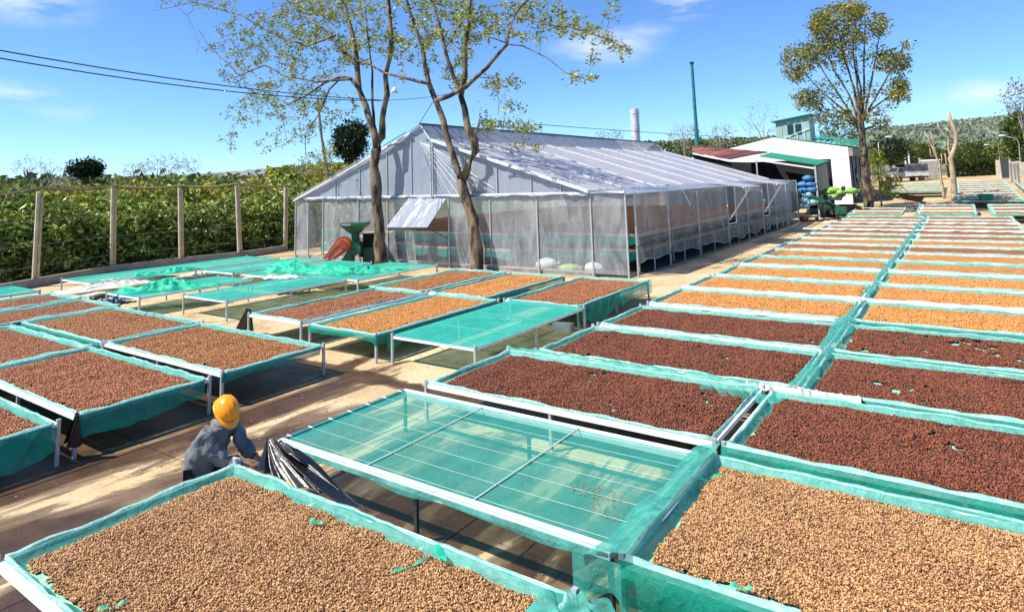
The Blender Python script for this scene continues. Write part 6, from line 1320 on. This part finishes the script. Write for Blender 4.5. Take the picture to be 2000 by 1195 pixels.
g = place(1803, 402); shv = thing('shovel', 'wooden-handled shovel leaning beside the wheelbarrow', 'shovel', g); MB().bar((0, 0, .2), (-1.3, -.4, 1.5), .05).build('handle', 'wood', shv); MB().box(-.1, .15, -.12, .12, 0, .3).build('blade', 'rust', shv)

# ================================================================== WORKER
def skin_mesh(name, verts, edges, radii, m, parent, root=0, sub=2, seed=None, bumpy=0.0):
    me = bpy.data.meshes.new(name); me.from_pydata([tuple(v) for v in verts], edges, []); me.materials.append(M[m])
    o = bpy.data.objects.new(name, me); sc.collection.objects.link(o); o.parent = parent
    md = o.modifiers.new('skin', 'SKIN'); md.use_smooth_shade = True
    for i, r in enumerate(radii):
        s = me.skin_vertices[0].data[i]; s.radius = (r, r) if not hasattr(r, '__len__') else r; s.use_root = (i == root)
    sb = o.modifiers.new('sub', 'SUBSURF'); sb.levels = sub; sb.render_levels = sub
    if bumpy:
        tx = bpy.data.textures.new('folds', 'CLOUDS'); tx.noise_scale = 0.075; tx.noise_depth = 3
        dm = o.modifiers.new('folds', 'DISPLACE'); dm.texture = tx; dm.strength = bumpy; dm.mid_level = 0.5
    return o
hd_ = dp(441, 800, 7.0)                            # middle of the helmet
right_ = Vector(RM[:, 0]); right_.z = 0; right_.normalize(); back_ = Vector(RM[:, 2]); back_.z = 0; back_.normalize()   # screen right and away
base = Vector((hd_.x, hd_.y, 0)) - right_ * 0.22; base.z = 0
pe = thing('person', 'worker in orange safety helmet and grey jacket crouching over the table edge', 'person', base)
W = lambda r, a, z: right_ * r + back_ * a + Vector((0, 0, z))     # local: along screen right, away, up
hl = hd_ - base; hr, ha_ = hl.dot(right_), hl.dot(back_); hz = hl.z
V = [W(hr - 0.26, ha_ + 0.02, 0.36), W(hr - 0.24, ha_ + 0.02, 0.52), W(hr - 0.14, ha_, hz - 0.26), W(hr - 0.04, ha_ + .0, hz - 0.13), W(hr + 0.0, ha_, hz - 0.02), W(hr + 0.02, ha_, hz + 0.03),
     W(hr - 0.22, ha_ - 0.10, 0.34), W(hr + 0.08, ha_ - 0.02, 0.42), W(hr - 0.10, ha_ - 0.02, 0.08), W(hr + 0.02, ha_ - 0.03, 0.04),
     W(hr - 0.22, ha_ + 0.14, 0.34), W(hr + 0.06, ha_ + 0.24, 0.42), W(hr - 0.12, ha_ + 0.24, 0.08), W(hr + 0.0, ha_ + 0.26, 0.04)]
E_ = [(0, 1), (1, 2), (2, 3), (3, 4), (4, 5), (0, 6), (6, 7), (7, 8), (8, 9), (0, 10), (10, 11), (11, 12), (12, 13)]
hand = dp(507, 897, 6.95) - base; hand2 = dp(478, 905, 6.86) - base
shN = W(hr - 0.15, ha_ - 0.20, hz - 0.24); shF = W(hr + 0.0, ha_ + 0.17, hz - 0.22)
elN = dp(432, 898, 6.78) - base; elF = dp(482, 876, 7.05) - base
i0 = len(V); V += [shN, elN, hand2, shF, elF, hand]; E_ += [(2, i0), (i0, i0 + 1), (i0 + 1, i0 + 2), (2, i0 + 3), (i0 + 3, i0 + 4), (i0 + 4, i0 + 5)]
rad = [.13, .13, .12, .055, .085, .08, .085, .06, .045, .035, .085, .06, .045, .035, .06, .042, .026, .06, .042, .026]
# fingers: five short chains at each hand
def hand_chain(w_, dirv, sgn):
    global V, E_, rad
    d = dirv.normalized(); sd = d.cross(Vector((0, 0, 1))).normalized() * sgn
    pk = len(V); V.append(w_ + d * 0.045); E_.append((w_i, pk)); rad.append(.028)
    for k, (off_, ln_) in enumerate(((-0.027, .06), (-0.009, .072), (0.009, .068), (0.027, .052))):
        a = len(V); V.append(w_ + d * 0.08 + sd * off_); V.append(w_ + d * (0.08 + ln_ * 0.55) + sd * off_ + Vector((0, 0, -0.006))); V.append(w_ + d * (0.08 + ln_ * 0.8) + sd * off_ * 1.1 + Vector((0, 0, -0.03)))
        E_.extend([(pk, a), (a, a + 1), (a + 1, a + 2)]); rad.extend([.0105, .0095, .008])
    a = len(V); V.append(w_ + d * 0.035 - sd * 0.038); V.append(w_ + d * 0.065 - sd * 0.052 + Vector((0, 0, -0.012))); E_.extend([(pk, a), (a, a + 1)]); rad.extend([.011, .009])
w_i = i0 + 2; hand_chain(hand2, hand2 - elN, 1)
w_i = i0 + 5; hand_chain(hand, hand - elF, 1)
skin_mesh('body', V, E_, rad, 'skin', pe, 0, 2)
# jacket
fN, fF = elN.lerp(hand2, 0.30), elF.lerp(hand, 0.62)
VJ = [W(hr - 0.27, ha_ + 0.02, 0.30), W(hr - 0.25, ha_ + 0.02, 0.48), W(hr - 0.16, ha_, hz - 0.30), W(hr - 0.07, ha_, hz - 0.18), W(hr - 0.03, ha_, hz - 0.12), shN, elN, fN, shF, elF, fF]
oJ = skin_mesh('jacket', VJ, [(0, 1), (1, 2), (2, 3), (3, 4), (2, 5), (5, 6), (6, 7), (2, 8), (8, 9), (9, 10)], [(.19, .21), (.19, .21), (.17, .19), .11, .09, .105, .088, .066, .095, .072, .052], 'jacket', pe, 0, 3, bumpy=0.07)
oC = skin_mesh('cuff', [fF - (hand - elF) * 0.02, fF + (hand - elF) * 0.10], [(0, 1)], [.048, .043], 'jacket_dark', pe, 0, 2)
oD = skin_mesh('sleeve', [elN.lerp(hand2, 0.25), elN.lerp(hand2, 0.88)], [(0, 1)], [.064, .046], 'white_cloth', pe, 0, 2, bumpy=0.02)
skin_mesh('trousers', [V[0], V[6], V[7], V[8] + Vector((0, 0, .06)), V[10], V[11], V[12] + Vector((0, 0, .06))], [(0, 1), (1, 2), (2, 3), (0, 4), (4, 5), (5, 6)], [.155, .10, .075, .06, .10, .075, .06], 'trousers', pe, 0, 2)
for k, q_ in enumerate((V[8], V[12])): MB().blob(q_ + right_ * 0.06 - Vector((0, 0, .02)), (.13, .06, .06), 12, 8, flat=-.04).build('boot', 'rubber', pe, True)
skin_mesh('collar', [W(hr - 0.06, ha_, hz - 0.18), W(hr - 0.03, ha_, hz - 0.10)], [(0, 1)], [.11, .095], 'jacket', pe, 0, 2, bumpy=0.02)
# face and hair under the helmet, tipped down toward the hands
fd = (right_ * 0.62 - back_ * 0.45 + Vector((0, 0, -0.62))).normalized()       # where the face looks
upv = (Vector((0, 0, 1)) - fd * fd.z).normalized(); sdv = fd.cross(upv)
hp = W(hr + 0.0, ha_, hz - 0.01)
def HM(a, b3, c): return hp + (sdv * a + fd * b3 + upv * c) * 1.1
hm = MB(); nu, nv = 40, 16; HV = []
for j in range(nv + 1):
    th = (PI / 2) * j / nv
    for i in range(nu):
        a = 2 * PI * i / nu; r = math.sin(th); ridge_ = 0.010 * math.exp(-((math.sin(a)) / 0.16) ** 2) * math.sin(th) ** 0.5
        HV.append(HM((0.112 + ridge_ * 0) * r * math.sin(a), 0.142 * r * math.cos(a), 0.02 + 0.128 * math.cos(th) + ridge_ * (1 - j / nv)))
hm.add(HV, [(j * nu + i, j * nu + (i + 1) % nu, (j + 1) * nu + (i + 1) % nu, (j + 1) * nu + i) for j in range(nv) for i in range(nu)])
sh_ = hm.build('helmet_shell', 'helmet', pe, True)
br = MB(); BV = []
for j in range(5):
    for i in range(nu):
        a = 2 * PI * i / nu; f = max(0, math.cos(a)); ex = 1 + (0.09 + 0.30 * f ** 2.2) * j / 4
        BV.append(HM(0.112 * ex * math.sin(a) * (1 - 0.05 * f), 0.142 * ex * math.cos(a), 0.022 - 0.030 * j / 4 * (0.4 + f) - 0.004))
br.add(BV, [(j * nu + i, j * nu + (i + 1) % nu, (j + 1) * nu + (i + 1) % nu, (j + 1) * nu + i) for j in range(4) for i in range(nu)])
br.build('helmet_brim', 'helmet', sh_, True).modifiers.new('t', 'SOLIDIFY').thickness = 0.004
for s_ in (-0.045, 0, 0.045):
    rb = MB(); rb.tube([HM(s_, 0.142 * math.sin(t_) * math.sqrt(max(0.05, 1 - (s_ / 0.112) ** 2)), 0.016 + 0.128 * math.cos(t_) * math.sqrt(max(0.05, 1 - (s_ / 0.112) ** 2))) for t_ in [(-1.2 + 2.4 * k / 14) for k in range(15)]], 0.007, 6); rb.build('helmet_ridge', 'helmet', sh_, True)
MB().blob(HM(0, 0.150, 0.012), (.02, .02, .012), 10, 6).build('helmet_knob', 'helmet', sh_, True)
hh = MB(); HV = []
for j in range(11):
    th = PI * j / 10
    for i in range(20): a = 2 * PI * i / 20; HV.append(HM(0.088 * math.sin(th) * math.sin(a), 0.108 * math.sin(th) * math.cos(a), -0.02 + 0.12 * math.cos(th)))
hh.add(HV, [(j * 20 + i, (j + 1) * 20 + i, (j + 1) * 20 + (i + 1) % 20, j * 20 + (i + 1) % 20) for j in range(10) for i in range(20)]); hh.build('hair', 'hair', pe, True)
fc = MB(); HV = []
for j in range(11):
    th = PI * j / 10
    for i in range(20): a = 2 * PI * i / 20; HV.append(HM(0.074 * math.sin(th) * math.sin(a), 0.035 + 0.082 * math.sin(th) * math.cos(a), -0.045 + 0.095 * math.cos(th)))
fc.add(HV, [(j * 20 + i, (j + 1) * 20 + i, (j + 1) * 20 + (i + 1) % 20, j * 20 + (i + 1) % 20) for j in range(10) for i in range(20)]); face = fc.build('face', 'skin', pe, True)
MB().blob(HM(0, 0.125, -0.055), (.014, .014, .022), 10, 6).build('nose', 'skin', face, True)
for s_ in (-1, 1):
    MB().blob(HM(s_ * 0.078, 0.0, -0.05), (.012, .018, .028), 10, 6).build('ear', 'skin', face, True)
    MB().blob(HM(s_ * 0.03, 0.108, -0.035), (.010, .010, .008), 8, 6).build('eye', 'hair', face, True)
MB().blob(HM(0, 0.110, -0.092), (.022, .010, .006), 10, 6).build('mouth', 'guard_pale', face, True)
